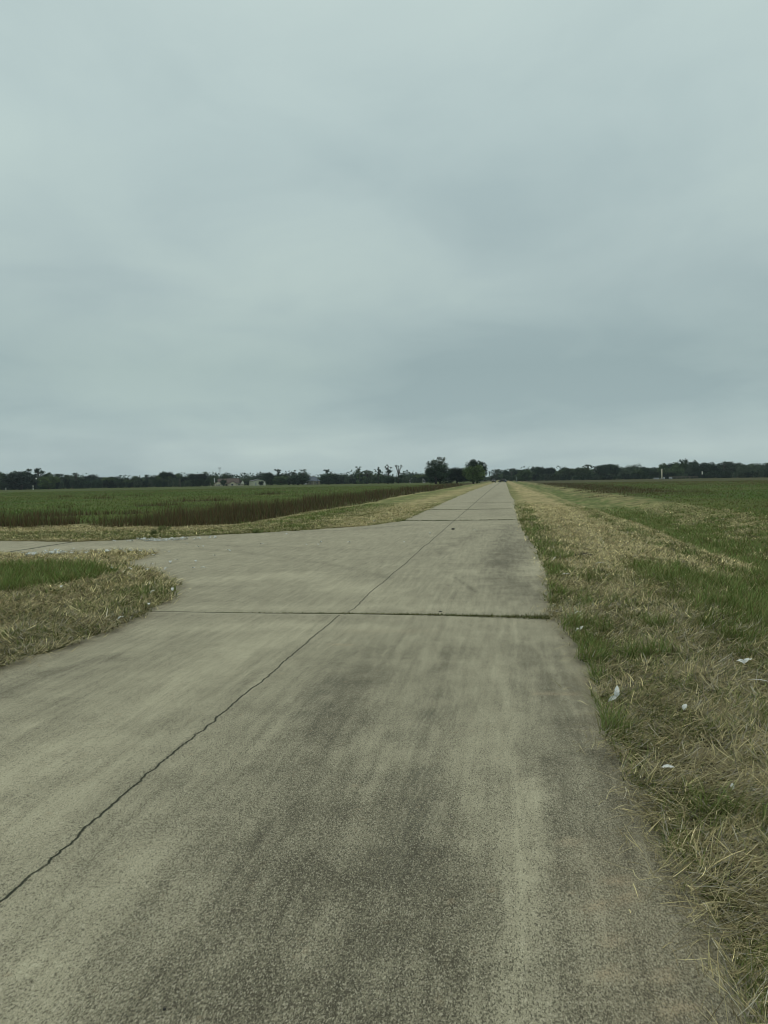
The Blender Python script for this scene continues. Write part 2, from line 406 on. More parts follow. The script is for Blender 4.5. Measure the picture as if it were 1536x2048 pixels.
wv.inputs['Distortion'].default_value = 7.0; wv.inputs['Detail'].default_value = 5; wv.inputs['Detail Scale'].default_value = 1.1; wv.inputs['Detail Roughness'].default_value = .7
mw = t.nodes.new('ShaderNodeMapping'); mw.inputs['Rotation'].default_value = (0, 0, .12); LK.new(P, mw.inputs[0]); LK.new(mw.outputs[0], wv.inputs['Vector'])
# darkness 0..1
fst = t.nodes.new('ShaderNodeMapping'); fst.inputs['Scale'].default_value = (14, .8, 1); LK.new(P, fst.inputs[0])
fstreak = noise_(t, 1.0, 4, .6, fst.outputs[0])       # fine lengthwise streaks
sn = math_(t, 'ADD', math_(t, 'MULTIPLY', mid, .8), math_(t, 'MULTIPLY', streak, .8))
dk = math_(t, 'ADD', math_(t, 'MULTIPLY', A_st, math_(t, 'ADD', .10, math_(t, 'MULTIPLY', sn, .55))), math_(t, 'MULTIPLY', math_(t, 'SUBTRACT', big, .5), .45))
dk = math_(t, 'ADD', dk, math_(t, 'MULTIPLY', math_(t, 'SUBTRACT', sn, .8), .70))
dk = math_(t, 'ADD', dk, math_(t, 'MULTIPLY', math_(t, 'SUBTRACT', fstreak, .5), .80))
dk = math_(t, 'SUBTRACT', dk, math_(t, 'MULTIPLY', A_lt, math_(t, 'ADD', .12, math_(t, 'MULTIPLY', sn, .35))))
dk = math_(t, 'ADD', dk, .34, True)
pale, dark = (.358, .340, .250), (.200, .188, .134)
basec = mix_(t, dk, pale, dark)
# dark pits and grains show more, and grow denser, where the surface is worn
def grains(src, thr, wid, dens):
    e_ = math_(t, 'ADD', src, math_(t, 'MULTIPLY', math_(t, 'SUBTRACT', dk, .4), dens))
    return math_(t, 'DIVIDE', math_(t, 'SUBTRACT', e_, thr), wid, True)
g1 = grains(agg, .525, .07, .15); g2 = grains(aggf, .53, .08, .12); g3 = grains(agg2, .55, .12, .10)
pit = math_(t, 'ADD', math_(t, 'ADD', math_(t, 'MULTIPLY', g1, .36), math_(t, 'MULTIPLY', g2, .34)), math_(t, 'MULTIPLY', g3, .18), True)
hi = math_(t, 'MULTIPLY', ramp_(t, agg, [(.32, 1.0), (.44, 0.0)]), .45)
def lit(c_, k_): return tuple(v*k_ for v in c_)
def gray(v):
    c = t.nodes.new('ShaderNodeCombineXYZ')
    for i in range(3): LK.new(v, c.inputs[i])
    return c.outputs[0]
cc = mix_(t, pit, basec, (.050, .046, .032))
cc = mix_(t, hi, cc, (.47, .445, .335))
vg = t.nodes.new('ShaderNodeTexVoronoi'); vg.inputs['Scale'].default_value = 185; LK.new(PG, vg.inputs['Vector'])     # single grains
vs = t.nodes.new('ShaderNodeSeparateColor'); LK.new(vg.outputs['Color'], vs.inputs[0])
gd = math_(t, 'DIVIDE', math_(t, 'SUBTRACT', math_(t, 'ADD', vs.outputs[0], math_(t, 'MULTIPLY', dk, .34)), .90), .06, True)
cc = mix_(t, math_(t, 'MULTIPLY', gd, .60), cc, (.040, .037, .027))
gl = math_(t, 'DIVIDE', math_(t, 'SUBTRACT', vs.outputs[1], .86), .05, True)
cc = mix_(t, math_(t, 'MULTIPLY', gl, .42), cc, (.50, .47, .37))
cc = mix_(t, math_(t, 'MULTIPLY', math_(t, 'MULTIPLY', A_ru, ramp_(t, agg, [(.45, .95), (.60, .15)])), .55, True), cc, (.36, .295, .20))
cc = mix_(t, ramp_(t, noise_(t, 9, 3, .6, P), [(.64, 0.0), (.76, .35)]), cc, (.30, .235, .155))
stone = ramp_(t, vor.outputs['Distance'], [(.08, 1.0), (.2, 0.0)])
cc = mix_(t, math_(t, 'MULTIPLY', stone, .25), cc, (.42, .40, .33))
groove = math_(t, 'MULTIPLY', math_(t, 'MULTIPLY', wv.outputs['Fac'], A_fi), ramp_(t, mid, [(.35, .3), (.6, 1.0)]))
cc = mix_(t, math_(t, 'MULTIPLY', groove, .50, True), cc, (.085, .085, .066))
# lengthwise crack between the two lanes; it jumps a little at the joint
mc1 = t.nodes.new('ShaderNodeCombineXYZ'); LK.new(PY, mc1.inputs[0])
cn1 = noise_(t, .5, 2, .5, mc1.outputs[0]); cn2 = noise_(t, 5.0, 6, .75, mc1.outputs[0])
off = math_(t, 'ADD', math_(t, 'MULTIPLY', math_(t, 'SUBTRACT', cn1, .5), .16), math_(t, 'MULTIPLY', math_(t, 'SUBTRACT', cn2, .5), .14))
jump = math_(t, 'MULTIPLY', math_(t, 'GREATER_THAN', PY, 10.55), .075)
cd = math_(t, 'ABSOLUTE', math_(t, 'SUBTRACT', math_(t, 'SUBTRACT', PX, math_(t, 'ADD', off, jump)), -2.31))
cwid = math_(t, 'ADD', .0005, math_(t, 'MULTIPLY', noise_(t, 4.5, 5, .80, mc1.outputs[0]), .019))
cwid = math_(t, 'ADD', cwid, math_(t, 'MULTIPLY', math_(t, 'MAXIMUM', math_(t, 'SUBTRACT', PY, 12), 0), .00045))
def soft(dist, wid, s):
    return math_(t, 'SUBTRACT', 1.0, math_(t, 'DIVIDE', math_(t, 'SUBTRACT', dist, wid), s), True)
crack = math_(t, 'MULTIPLY', soft(cd, math_(t, 'MULTIPLY', cwid, .55), .004), ramp_(t, noise_(t, 3.1, 4, .7, mc1.outputs[0]), [(.25, .45), (.45, 1.0)]))
# joints across the road
mj = t.nodes.new('ShaderNodeCombineXYZ'); LK.new(PX, mj.inputs[0]); LK.new(math_(t, 'MULTIPLY', PY, .02), mj.inputs[1])
jn = math_(t, 'ADD', math_(t, 'MULTIPLY', math_(t, 'SUBTRACT', noise_(t, .5, 2, .5, mj.outputs[0]), .5), .12), math_(t, 'MULTIPLY', math_(t, 'SUBTRACT', noise_(t, 7, 5, .7, mj.outputs[0]), .5), .05))
J_NEAR, J_TWO, J_THREE = flat_at(700, 1228)[1], flat_at(900, 1041)[1], flat_at(930, 1019)[1]
joints = None; lips = None
onroad = math_(t, 'GREATER_THAN', PX, -8.0)
for yj, wj in [(J_NEAR, .014), (J_TWO, .055), (J_THREE, .045)] + [(J_THREE + (J_THREE-J_TWO)*k, .05+.012*k) for k in range(1, 9)]:
    dy = math_(t, 'SUBTRACT', math_(t, 'SUBTRACT', PY, jn), yj)
    g = soft(math_(t, 'ABSOLUTE', dy), wj, wj*.7)
    g = math_(t, 'MULTIPLY', g, math_(t, 'ADD', .55, math_(t, 'MULTIPLY', noise_(t, 2.2, 4, .7, mj.outputs[0]), .8), True))
    lp = math_(t, 'MULTIPLY', soft(math_(t, 'ABSOLUTE', math_(t, 'ADD', dy, wj*4)), wj*1.6, wj*2.5), .40)
    joints = g if joints is None else math_(t, 'MAXIMUM', joints, g); lips = lp if lips is None else math_(t, 'MAXIMUM', lips, lp)
joints = math_(t, 'MULTIPLY', joints, onroad); lips = math_(t, 'MULTIPLY', lips, onroad)
# joint across the side road (a slanting line)
(ax_, ay_), (bx_, by_) = flat_at(5, 1106), flat_at(132, 1086)
el_ = math.hypot(bx_-ax_, by_-ay_); nxv, nyv = -(by_-ay_)/el_, (bx_-ax_)/el_
ds = math_(t, 'ABSOLUTE', math_(t, 'ADD', math_(t, 'SUBTRACT', math_(t, 'ADD', math_(t, 'MULTIPLY', PX, nxv), math_(t, 'MULTIPLY', PY, nyv)), nxv*ax_+nyv*ay_), math_(t, 'MULTIPLY', math_(t, 'SUBTRACT', mid, .5), .35)))
sj = math_(t, 'MULTIPLY', soft(ds, .05, .05), math_(t, 'LESS_THAN', PX, -11.0))
cc = mix_(t, lips, cc, (.34, .33, .25))
lines = math_(t, 'MAXIMUM', math_(t, 'MAXIMUM', crack, joints), math_(t, 'MULTIPLY', sj, .9))
cc = mix_(t, lines, cc, (.030, .034, .022))
LK.new(cc, b.inputs['Base Color'])
hgt = math_(t, 'SUBTRACT', math_(t, 'MULTIPLY', agg2, .4), math_(t, 'MULTIPLY', pit, .7))
hgt = math_(t, 'SUBTRACT', math_(t, 'SUBTRACT', hgt, math_(t, 'MULTIPLY', groove, .5)), math_(t, 'MULTIPLY', lines, 1.6))
bp = t.nodes.new('ShaderNodeBump'); bp.inputs['Strength'].default_value = .75; bp.inputs['Distance'].default_value = .008
LK.new(hgt, bp.inputs['Height']); LK.new(bp.outputs[0], b.inputs['Normal'])
ro = mesh_np('road', V[used], Q, mc, smooth=True, attrs={k: a.ravel()[used] for k, a in (('stain', stain), ('light', light), ('rust', rust), ('fine', fine))})
tag(ro, 'weathered concrete country road running straight to the horizon with a side road joining it', 'road', kind='structure')

# ------------------------------------------------------------------ grass blades
mb_, t, b = mat('grass_blades', .8); b.inputs['Specular IOR Level'].default_value = .15
at = t.nodes.new('ShaderNodeVertexColor'); at.layer_name = 'Col'
t.links.new(at.outputs[0], b.inputs['Base Color'])
tr = t.nodes.new('ShaderNodeBsdfTranslucent'); t.links.new(at.outputs[0], tr.inputs[0])
ms = t.nodes.new('ShaderNodeMixShader'); ms.inputs[0].default_value = .22
t.links.new(b.outputs[0], ms.inputs[1]); t.links.new(tr.outputs[0], ms.inputs[2]); t.links.new(ms.outputs[0], t.nodes['Material Output'].inputs[0])
def blades(name, x, y, z, length, width, az, tilt, bend, colour, nseg=3, tipc=None):
    n = len(x); V = np.empty((n, nseg+1, 2, 3), np.float32); Cc = np.empty((n, nseg+1, 2, 3), np.float32)
    ux, uy = np.cos(az), np.sin(az)
    tw = az + np.pi/2 + rng.normal(0, .5, n); wx, wy = np.cos(tw), np.sin(tw)
    px, py, pz = x.copy(), y.copy(), z.copy(); side = rng.normal(0, .12, n)
    for s in range(nseg+1):
        f = s/nseg; ww = width*.5*(1-.75*f**1.5)
        V[:, s, 0] = np.stack([px-wx*ww, py-wy*ww, pz], -1); V[:, s, 1] = np.stack([px+wx*ww, py+wy*ww, pz], -1)
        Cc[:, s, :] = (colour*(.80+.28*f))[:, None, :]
        th = tilt + bend*(s+.5)/nseg; sg = length/nseg
        cs = np.cos(side*(s+1)); sn_ = np.sin(side*(s+1))
        px = px + np.sin(th)*sg*(ux*cs-uy*sn_); py = py + np.sin(th)*sg*(uy*cs+ux*sn_); pz = pz + np.cos(th)*sg
    base = np.arange(n)*(2*(nseg+1)); q = []
    for s in range(nseg): q.append(np.stack([base+2*s, base+2*s+1, base+2*s+3, base+2*s+2], -1))
    return mesh_np(name, V.reshape(-1, 3), np.concatenate(q), mb_, Cc.reshape(-1, 3), smooth=True)
FW = W @ np.array([0, 0, 1.0]); AZ0 = math.atan2(FW[0], FW[1])
def scatter(n, d0, d1, power=1.0, spread=38):
    a = AZ0 + np.radians(rng.uniform(-spread, spread, n)); d = d0 + (d1-d0)*rng.random(n)**power
    return np.sin(a)*d, np.cos(a)*d, d

# near and middle verges
x, y, d = scatter(1150000, 1.7, 62, 1.45)
keep = road_sd(x, y) > .04 - np.abs(rng.normal(0, .115, len(x)))*(1 + .5*fbm(x, y, .8, 77, 2))
x, y, d = x[keep], y[keep], d[keep]
dry, weed, field = zones(x, y)
ok = (rng.random(len(x)) > sstep(38, 62, d)) & (weed < .4) & (field < .6) & ~((y > 24) & (x < -14) & (y > 32))
x, y, d, dry = x[ok], y[ok], d[ok], dry[ok]
isdry = rng.random(len(x)) < dry*.86 + .07
zz = land(x, y) + .02
ang = fbm(x, y, 1.3, 51, 2)*2.6
def px_w(d): return .0011 + .00085*d
i = np.where(isdry & (rng.random(len(x)) < .93))[0]
n = len(i); k = rng.random((n, 1))
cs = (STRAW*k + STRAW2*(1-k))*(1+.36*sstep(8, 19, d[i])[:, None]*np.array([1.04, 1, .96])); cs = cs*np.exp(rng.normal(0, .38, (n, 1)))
old = rng.random(n) < .22; cs[old] = cs[old]*np.array([.55, .52, .55])
gry = rng.random(n) < np.where(d[i] > 12, .05, .20); cs[gry] = cs[gry].mean(1, keepdims=True)*np.array([1.02, .98, .80])
ln = rng.uniform(.05, .20, n)*(1-.5*sstep(12, 40, d[i]))
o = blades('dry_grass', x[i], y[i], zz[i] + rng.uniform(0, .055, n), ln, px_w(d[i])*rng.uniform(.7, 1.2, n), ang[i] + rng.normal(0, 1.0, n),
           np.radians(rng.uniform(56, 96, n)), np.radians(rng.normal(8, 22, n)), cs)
tag(o, 'matted straw coloured dead grass on the verges', 'grass', kind='stuff')
i = np.where(~isdry & (road_sd(x, y) > -.02))[0]; n = len(i); k = rng.random((n, 1))
lush = (dry[i] < .2)[:, None]
cg = np.where(lush, GREEN*.95*k + LUSH*(1-k), GREEN*1.15*k + C(.075, .090, .034)*(1-k))*np.exp(rng.normal(0, .25, (n, 1)))
yl = rng.random(n) < .22; cg[yl] = C(.22, .20, .085)*np.exp(rng.normal(0, .2, (yl.sum(), 1)))
ln = np.where(lush[:, 0], rng.uniform(.08, .28, n), rng.uniform(.05, .16, n))*(1-.35*sstep(14, 40, d[i]))
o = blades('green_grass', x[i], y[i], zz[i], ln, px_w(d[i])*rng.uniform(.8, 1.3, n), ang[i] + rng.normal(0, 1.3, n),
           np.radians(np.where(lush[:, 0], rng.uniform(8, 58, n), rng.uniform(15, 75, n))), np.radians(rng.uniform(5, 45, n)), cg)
tag(o, 'green living grass growing through the straw on the verges', 'grass', kind='stuff')

# long bent straws close to the viewer on the right-hand edge
n = 1100
y1 = 2.0 + 5.5*rng.random(n)**1.3; x1 = .62 + 2.2*rng.random(n)
kk = road_sd(x1, y1) > -.12; x1, y1 = x1[kk], y1[kk]; n = len(x1)
k = rng.random((n, 1)); cs = (C(.46, .42, .25)*k + C(.33, .27, .14)*(1-k))*np.exp(np.clip(rng.normal(0, .18, (n, 1)), -.5, .15))
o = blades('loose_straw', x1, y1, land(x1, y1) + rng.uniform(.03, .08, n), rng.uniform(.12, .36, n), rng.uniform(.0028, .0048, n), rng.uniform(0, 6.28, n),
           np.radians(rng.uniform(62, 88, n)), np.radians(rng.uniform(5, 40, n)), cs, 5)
tag(o, 'long loose straws lying over the near verge', 'straw', kind='stuff')

# grass and moss rooted in the joint across the road
n = 5200; xj = -5.0 + 5.7*rng.random(n)**.50
jy = J_NEAR + np.interp(xj, [-5.2, -2.3, -1, 0, .7], [-.06, .02, -.02, -.10, -.16]) + rng.normal(0, 1, n)*np.interp(xj, [-5, -2.5, -.6, .7], [.006, .012, .025, .075])
kk = rng.random(n) < np.interp(xj, [-5, -3.5, 0, .7], [.15, .5, .9, 1]); xj, jy = xj[kk], jy[kk]; n = len(xj)
LJ = rng.uniform(.015, .055, n)*np.interp(xj, [-5, 0, .7], [.6, 1, 1.7]); WJ = rng.uniform(.005, .011, n)
k = rng.random((n, 1)); cj = (C(.075, .105, .032)*k + C(.14, .125, .055)*(1-k))*np.exp(rng.normal(0, .3, (n, 1)))
for yj_, hj_, nj_ in ((J_TWO, .055, 2200), (J_THREE, .05, 1500), (J_THREE+(J_THREE-J_TWO), .04, 700)):
    xa_ = rng.uniform(-4.6, .45, nj_); kk = rng.random(nj_) < .25+.75*sstep(-.4, .5, fbm(xa_, xa_*0+yj_, 1.4, int(yj_), 3)); xa_ = xa_[kk]; m_ = len(xa_)
    xj = np.concatenate([xj, xa_]); jy = np.concatenate([jy, yj_ + rng.normal(0, .05, m_) + .05*fbm(xa_, xa_*0, 2, 9, 2)]); cj = np.concatenate([cj, C(.06, .072, .030)*np.exp(rng.normal(0, .3, (m_, 1)))])
    LJ = np.concatenate([LJ, rng.uniform(.4, 1, m_)*hj_]) ; WJ = np.concatenate([WJ, np.full(m_, .03)])
n = len(xj)
o = blades('joint_grass', xj, jy, fall(xj, jy)-.005, LJ, WJ, rng.uniform(0, 6.28, n),
           np.radians(rng.uniform(10, 80, n)), np.radians(rng.uniform(0, 40, n)), cj, 2)
tag(o, 'low green grass and moss rooted in the joint across the concrete', 'grass', kind='stuff')

# brown tall weeds and the grass of the fields
x, y, d = scatter(620000, 26, 260, 1.9)
dry, weed, field = zones(x, y)
kk = (rng.random(len(x)) < weed*.9) & (weed > .12) & (road_sd(x, y) > 1.5)
xw, yw, dw, wq = x[kk], y[kk], d[kk], weed[kk]; n = len(xw)
k = rng.random((n, 1)); cw = (WEEDB*k + C(.080, .072, .036)*(1-k))*np.exp(rng.normal(0, .18, (n, 1)))
g = rng.random(n) < .18; cw[g] = C(.10, .125, .045)*np.exp(rng.normal(0, .2, (g.sum(), 1)))
lo = np.clip(rng.uniform(.22, .90, n)*(.35+.65*wq)*(1+.20*fbm(xw, yw, 4, 35, 2)), .15, 1.0)*np.where(xw > 0, .48, 1)
o = blades('tall_weeds', xw, yw, land(xw, yw), lo, .006 + .00055*dw*rng.uniform(.7, 1.2, n), rng.uniform(0, 6.28, n), np.radians(np.abs(rng.normal(0, 19, n))), np.radians(rng.uniform(0, 22, n)), cw, 2)
tag(o, 'dense band of tall brown weeds bordering the green field', 'weeds', kind='stuff')
kk = (weed < .35) & (field > .35) & (rng.random(len(x)) < .55)
xf, yf, df = x[kk], y[kk], d[kk]; n = len(xf)
fn = fbm(xf, yf, 38, 43, 4)[:, None]; k = rng.random((n, 1))
cf = (FIELDG*1.05 + (FIELDY-FIELDG)*np.clip(.25+.55*fn, 0, 1))*np.exp(rng.normal(0, .16, (n, 1)))
br = rng.random(n) < np.where(xf > 0, .12 + .4*sstep(80, 220, df), .06 + .10*sstep(60, 200, df)); cf[br] = WEEDB*np.exp(rng.normal(0, .2, (br.sum(), 1)))
o = blades('field_grass', xf, yf, land(xf, yf), rng.uniform(.07, .20, n)*(1 + .25*fbm(xf, yf, 6, 36, 2)), .010 + .0008*df, rng.uniform(0, 6.28, n), np.radians(rng.uniform(20, 66, n)), np.radians(rng.uniform(0, 40, n)), cf, 2)
tag(o, 'uncut green grass of the fields beyond the ditches', 'grass', kind='stuff')

# ------------------------------------------------------------------ trees
M = {}
for nm, c in (('dark', (.030, .053, .031)), ('mid', (.052, .084, .036)), ('olive', (.068, .106, .036)), ('grey', (.064, .092, .060)), ('black', (.018, .032, .024)), ('weed', (.150, .180, .075))):
    m, t, b = mat('leaves_'+nm, .85); b.inputs['Specular IOR Level'].default_value = .1
    at = t.nodes.new('ShaderNodeVertexColor'); at.layer_name = 'Col'
    oi = t.nodes.new('ShaderNodeObjectInfo')
    cmb = mix_(t, 1.0, at.outputs[0], mix_(t, oi.outputs['Random'], tuple(v*.72 for v in c), tuple(v*1.3 for v in c)), 'MULTIPLY')
    t.links.new(cmb, b.inputs['Base Color']); M[nm] = m
M['bark'] = simple('bark', (.070, .060, .050), .95, .35, 4)
M['palebark'] = simple('pale_bark', (.20, .18, .155), .95, .3, 4)
def crown_mesh(lobes, n, size, seed, shell=.45):
    r = np.random.default_rng(seed); wts = np.array([l[3]*l[3] for l in lobes]); wts = wts/wts.sum()
    idx = r.choice(len(lobes), n, p=wts); Lb = np.array(lobes)[idx]
    dr = r.normal(0, 1, (n, 3)); dr /= np.linalg.norm(dr, axis=1, keepdims=True)
    p = Lb[:, :3] + dr*(Lb[:, 3]*r.random(n)**shell)[:, None]*np.array([1, 1, .85]) + r.normal(0, .10, (n, 3))
    a = r.normal(0, 1, (n, 3)); a /= np.linalg.norm(a, axis=1, keepdims=True)
    bq = np.cross(a, r.normal(0, 1, (n, 3))); bq /= np.linalg.norm(bq, axis=1, keepdims=True)
    s = (size*r.uniform(.5, 1.3, n))[:, None]
    V = np.stack([p-a*s*.5, p+bq*s*.33, p+a*s*.6, p-bq*s*.33], 1).reshape(-1, 3)
    V[:, 2] = np.maximum(V[:, 2], .05)
    lc = np.exp(r.normal(0, .22, len(lobes)))[idx]*np.exp(r.normal(0, .22, n))
    tint = np.stack([lc*r.uniform(.9, 1.15, n), lc, lc*r.uniform(.8, 1.1, n)], -1)
    return V, np.arange(4*n).reshape(-1, 4), np.repeat(tint, 4, 0)
def tree_proto(kind, seed, mname, H=10.0):
    r = np.random.default_rng(seed); root = empty('tree', (0, 0, 0)); mbk = MB(); lobes = []
    if kind in ('round', 'tall', 'wide'):
        rw, th, z0 = {'round': (4.6, .13, 1.2), 'tall': (3.3, .12, 1.0), 'wide': (6.4, .14, 1.0)}[kind]
        mbk.tube([(0, 0, -.3), (.1, 0, 1.2), (.15, .1, 3.2), (.1, .1, H*.75)], [.42, .33, .26, .06], 8)
        for q in range(6):
            a = q*1.05+r.uniform(-.3, .3); e = rw*r.uniform(.5, .8); zz_ = r.uniform(H*.4, H*.75)
            mbk.tube([(.1, 0, r.uniform(1.4, 3.5)), (math.cos(a)*e*.5, math.sin(a)*e*.5, zz_*.8), (math.cos(a)*e, math.sin(a)*e, zz_)], [.16, .10, .03], 5)
        zc_, hh = (z0+H)/2, (H-z0)/2
        for q in range(44):
            dr = r.normal(0, 1, 3); dr /= np.linalg.norm(dr); dr = np.sign(dr)*np.abs(dr)**.8; f = r.uniform(.45, .98)
            wz = 1.0 if dr[2] < 0 else .92
            rad = r.uniform(.85, 1.9)*(rw/4.6)**.5
            lobes.append((dr[0]*f*(rw-rad*.6), dr[1]*f*(rw-rad*.6), zc_+dr[2]*f*(hh-rad*.6)*wz, rad))
        for q in range(9):                             # skirt of low foliage
            a = r.uniform(0, 6.28); e = rw*r.uniform(.2, .75); lobes.append((math.cos(a)*e, math.sin(a)*e, r.uniform(1.2, 2.6), r.uniform(.8, 1.4)))
        n, sz, sh = 4800, .50, .40
    elif kind == 'clump':                              # loose top with a few tufts standing out
        mbk.tube([(0, 0, -.3), (.1, .05, 3), (-.1, .1, H*.9)], [.32, .24, .05], 7)
        for q in range(14):
            a = r.uniform(0, 6.28); z_ = H*r.uniform(.35, 1)**.8; e = r.uniform(.3, 3.4)*(1.25-z_/H)+.3; rad = r.uniform(.5, 1.15)
            z_ = min(z_, H-rad*.7)
            mbk.tube([(0, .05, z_*.62), (math.cos(a)*e*.6, math.sin(a)*e*.6, z_*.88), (math.cos(a)*e, math.sin(a)*e, z_)], [.11, .07, .03], 5)
            lobes.append((math.cos(a)*e, math.sin(a)*e, z_, rad))
        for q in range(9):
            a = r.uniform(0, 6.28); e = r.uniform(.3, 3.2); lobes.append((math.cos(a)*e, math.sin(a)*e, r.uniform(1.0, H*.45), r.uniform(1.0, 1.7)))
        n, sz, sh = 1500, .46, .6
    elif kind == 'slender':                            # thin stem, a few small tufts
        mbk.tube([(0, 0, -.3), (.12, .05, H*.45), (-.1, .0, H*.97)], [.24, .17, .04], 7)
        for q in range(17):
            a = r.uniform(0, 6.28); z_ = H*r.uniform(.30, .97); e = r.uniform(.2, 1.8)*(1.2-z_/H*.5); rad = r.uniform(.35, .70)
            mbk.tube([(.02, .02, z_*.84), (math.cos(a)*e*.6, math.sin(a)*e*.6, z_*.95), (math.cos(a)*e, math.sin(a)*e, z_)], [.08, .06, .03], 5)
            lobes.append((math.cos(a)*e, math.sin(a)*e, z_, rad*1.2))
        for q in range(4):
            a = r.uniform(0, 6.28); lobes.append((math.cos(a)*.8, math.sin(a)*.8, r.uniform(.9, 2.4), r.uniform(.7, 1.1)))
        n, sz, sh = 1500, .42, .7
    elif kind == 'vase':                               # nearly bare upright stems fanning out
        mbk.tube([(0, 0, -.3), (.05, 0, H*.42)], [.26, .2], 7)
        for q in range(9):
            a = q*.7+r.uniform(-.2, .2); e = r.uniform(.5, 2.3)
            mbk.tube([(.05, 0, H*.36), (math.cos(a)*e*.35, math.sin(a)*e*.35, H*.62), (math.cos(a)*e*.8, math.sin(a)*e*.8, H*.85), (math.cos(a)*e, math.sin(a)*e, H*.97)], [.13, .10, .07, .035], 5)
            lobes.append((math.cos(a)*e, math.sin(a)*e, H*r.uniform(.86, .96), r.uniform(.35, .65)))
        for q in range(5):
            a = r.uniform(0, 6.28); lobes.append((math.cos(a)*1.4, math.sin(a)*1.4, r.uniform(1.2, H*.42), r.uniform(1.0, 1.5)))
        n, sz, sh = 650, .42, .6
    mbk.build('trunk', M['bark'], root, True)
    Vc, Qc, Cc = crown_mesh(lobes, n, sz, seed+100, sh)
    mesh_np('crown', Vc, Qc, M[mname], Cc, parent=root)
    return root
def bush_proto(seed, mname):
    r = np.random.default_rng(seed); root = empty('bush', (0, 0, 0))
    lobes = [(r.uniform(-2.4, 2.4), r.uniform(-1.2, 1.2), r.uniform(.5, 2.0), r.uniform(.6, 1.2)) for _ in range(16)]
    st = MB()
    for q in range(5): st.tube([(r.uniform(-.4, .4), r.uniform(-.3, .3), -.2), (r.uniform(-2, 2), r.uniform(-1, 1), 1.6)], [.06, .02], 5)
    st.build('stems', M['bark'], root, True)
    Vc, Qc, Cc = crown_mesh(lobes, 850, .42, seed+200, .5)
    mesh_np('foliage', Vc, Qc, M[mname], Cc, parent=root)
    return root
protos = {}
def get(kind, mname, var):
    k = (kind, mname, var)
    if k not in protos:
        protos[k] = bush_proto(300+var, mname) if kind == 'bush' else tree_proto(kind, 400+17*var+len(protos), mname)
        return protos[k], True
    return protos[k], False
def plant(kind, mname, var, px, D, ytop, width=None, name='tree', label='', cat='tree', group=None, base_w=None, bury=0):
    p, first = get(kind, mname, var); o = p if first else copy_tree(p)
    x, y, z = far_at(px, D); H = max(1.0, top_z(px, ytop, D) - z)
    nomH = 2.9 if kind == 'bush' else 10.0
    nomW = {'round': 8.0, 'tall': 6.2, 'wide': 12.0, 'clump': 6.6, 'slender': 3.6, 'vase': 4.6, 'bush': 6.0}[kind]
    sz = H/nomH; sx = sz if width is None else (width*D/F)/nomW
    o.name = name; o.location = (x, y, z-bury); o.scale = (sx, sx, sz); o.rotation_euler = (0, 0, random.uniform(0, 6.28) if kind != 'bush' else -math.atan2(x, y)+random.uniform(-.3, .3))
    return tag(o, label, cat, group)

# the three crowns beside the road
plant('round', 'dark', 0, 872, 318, 919, 54, 'broad_tree', 'broad dark rounded tree, first and widest of the clump beside the road', 'tree')
plant('clump', 'mid', 1, 880, 326, 914, 44, 'broad_tree', 'taller leafy tree with a loose top just behind the broad rounded roadside tree', 'tree')
plant('round', 'black', 2, 914, 335, 931, 44, 'dark_tree', 'low near-black tree filling the middle of the roadside clump', 'tree')
plant('round', 'dark', 30, 954, 325, 913, 44, 'tall_tree', 'tallest dark tree standing at the road edge behind an olive tree', 'tree')
plant('round', 'olive', 33, 947, 312, 927, 42, 'olive_tree', 'olive green tree in front of the tallest tree at the road edge', 'tree')
plant('bush', 'black', 0, 893, 316, 961, 24, 'bush', 'low dark bush under the roadside clump of trees', 'bush')

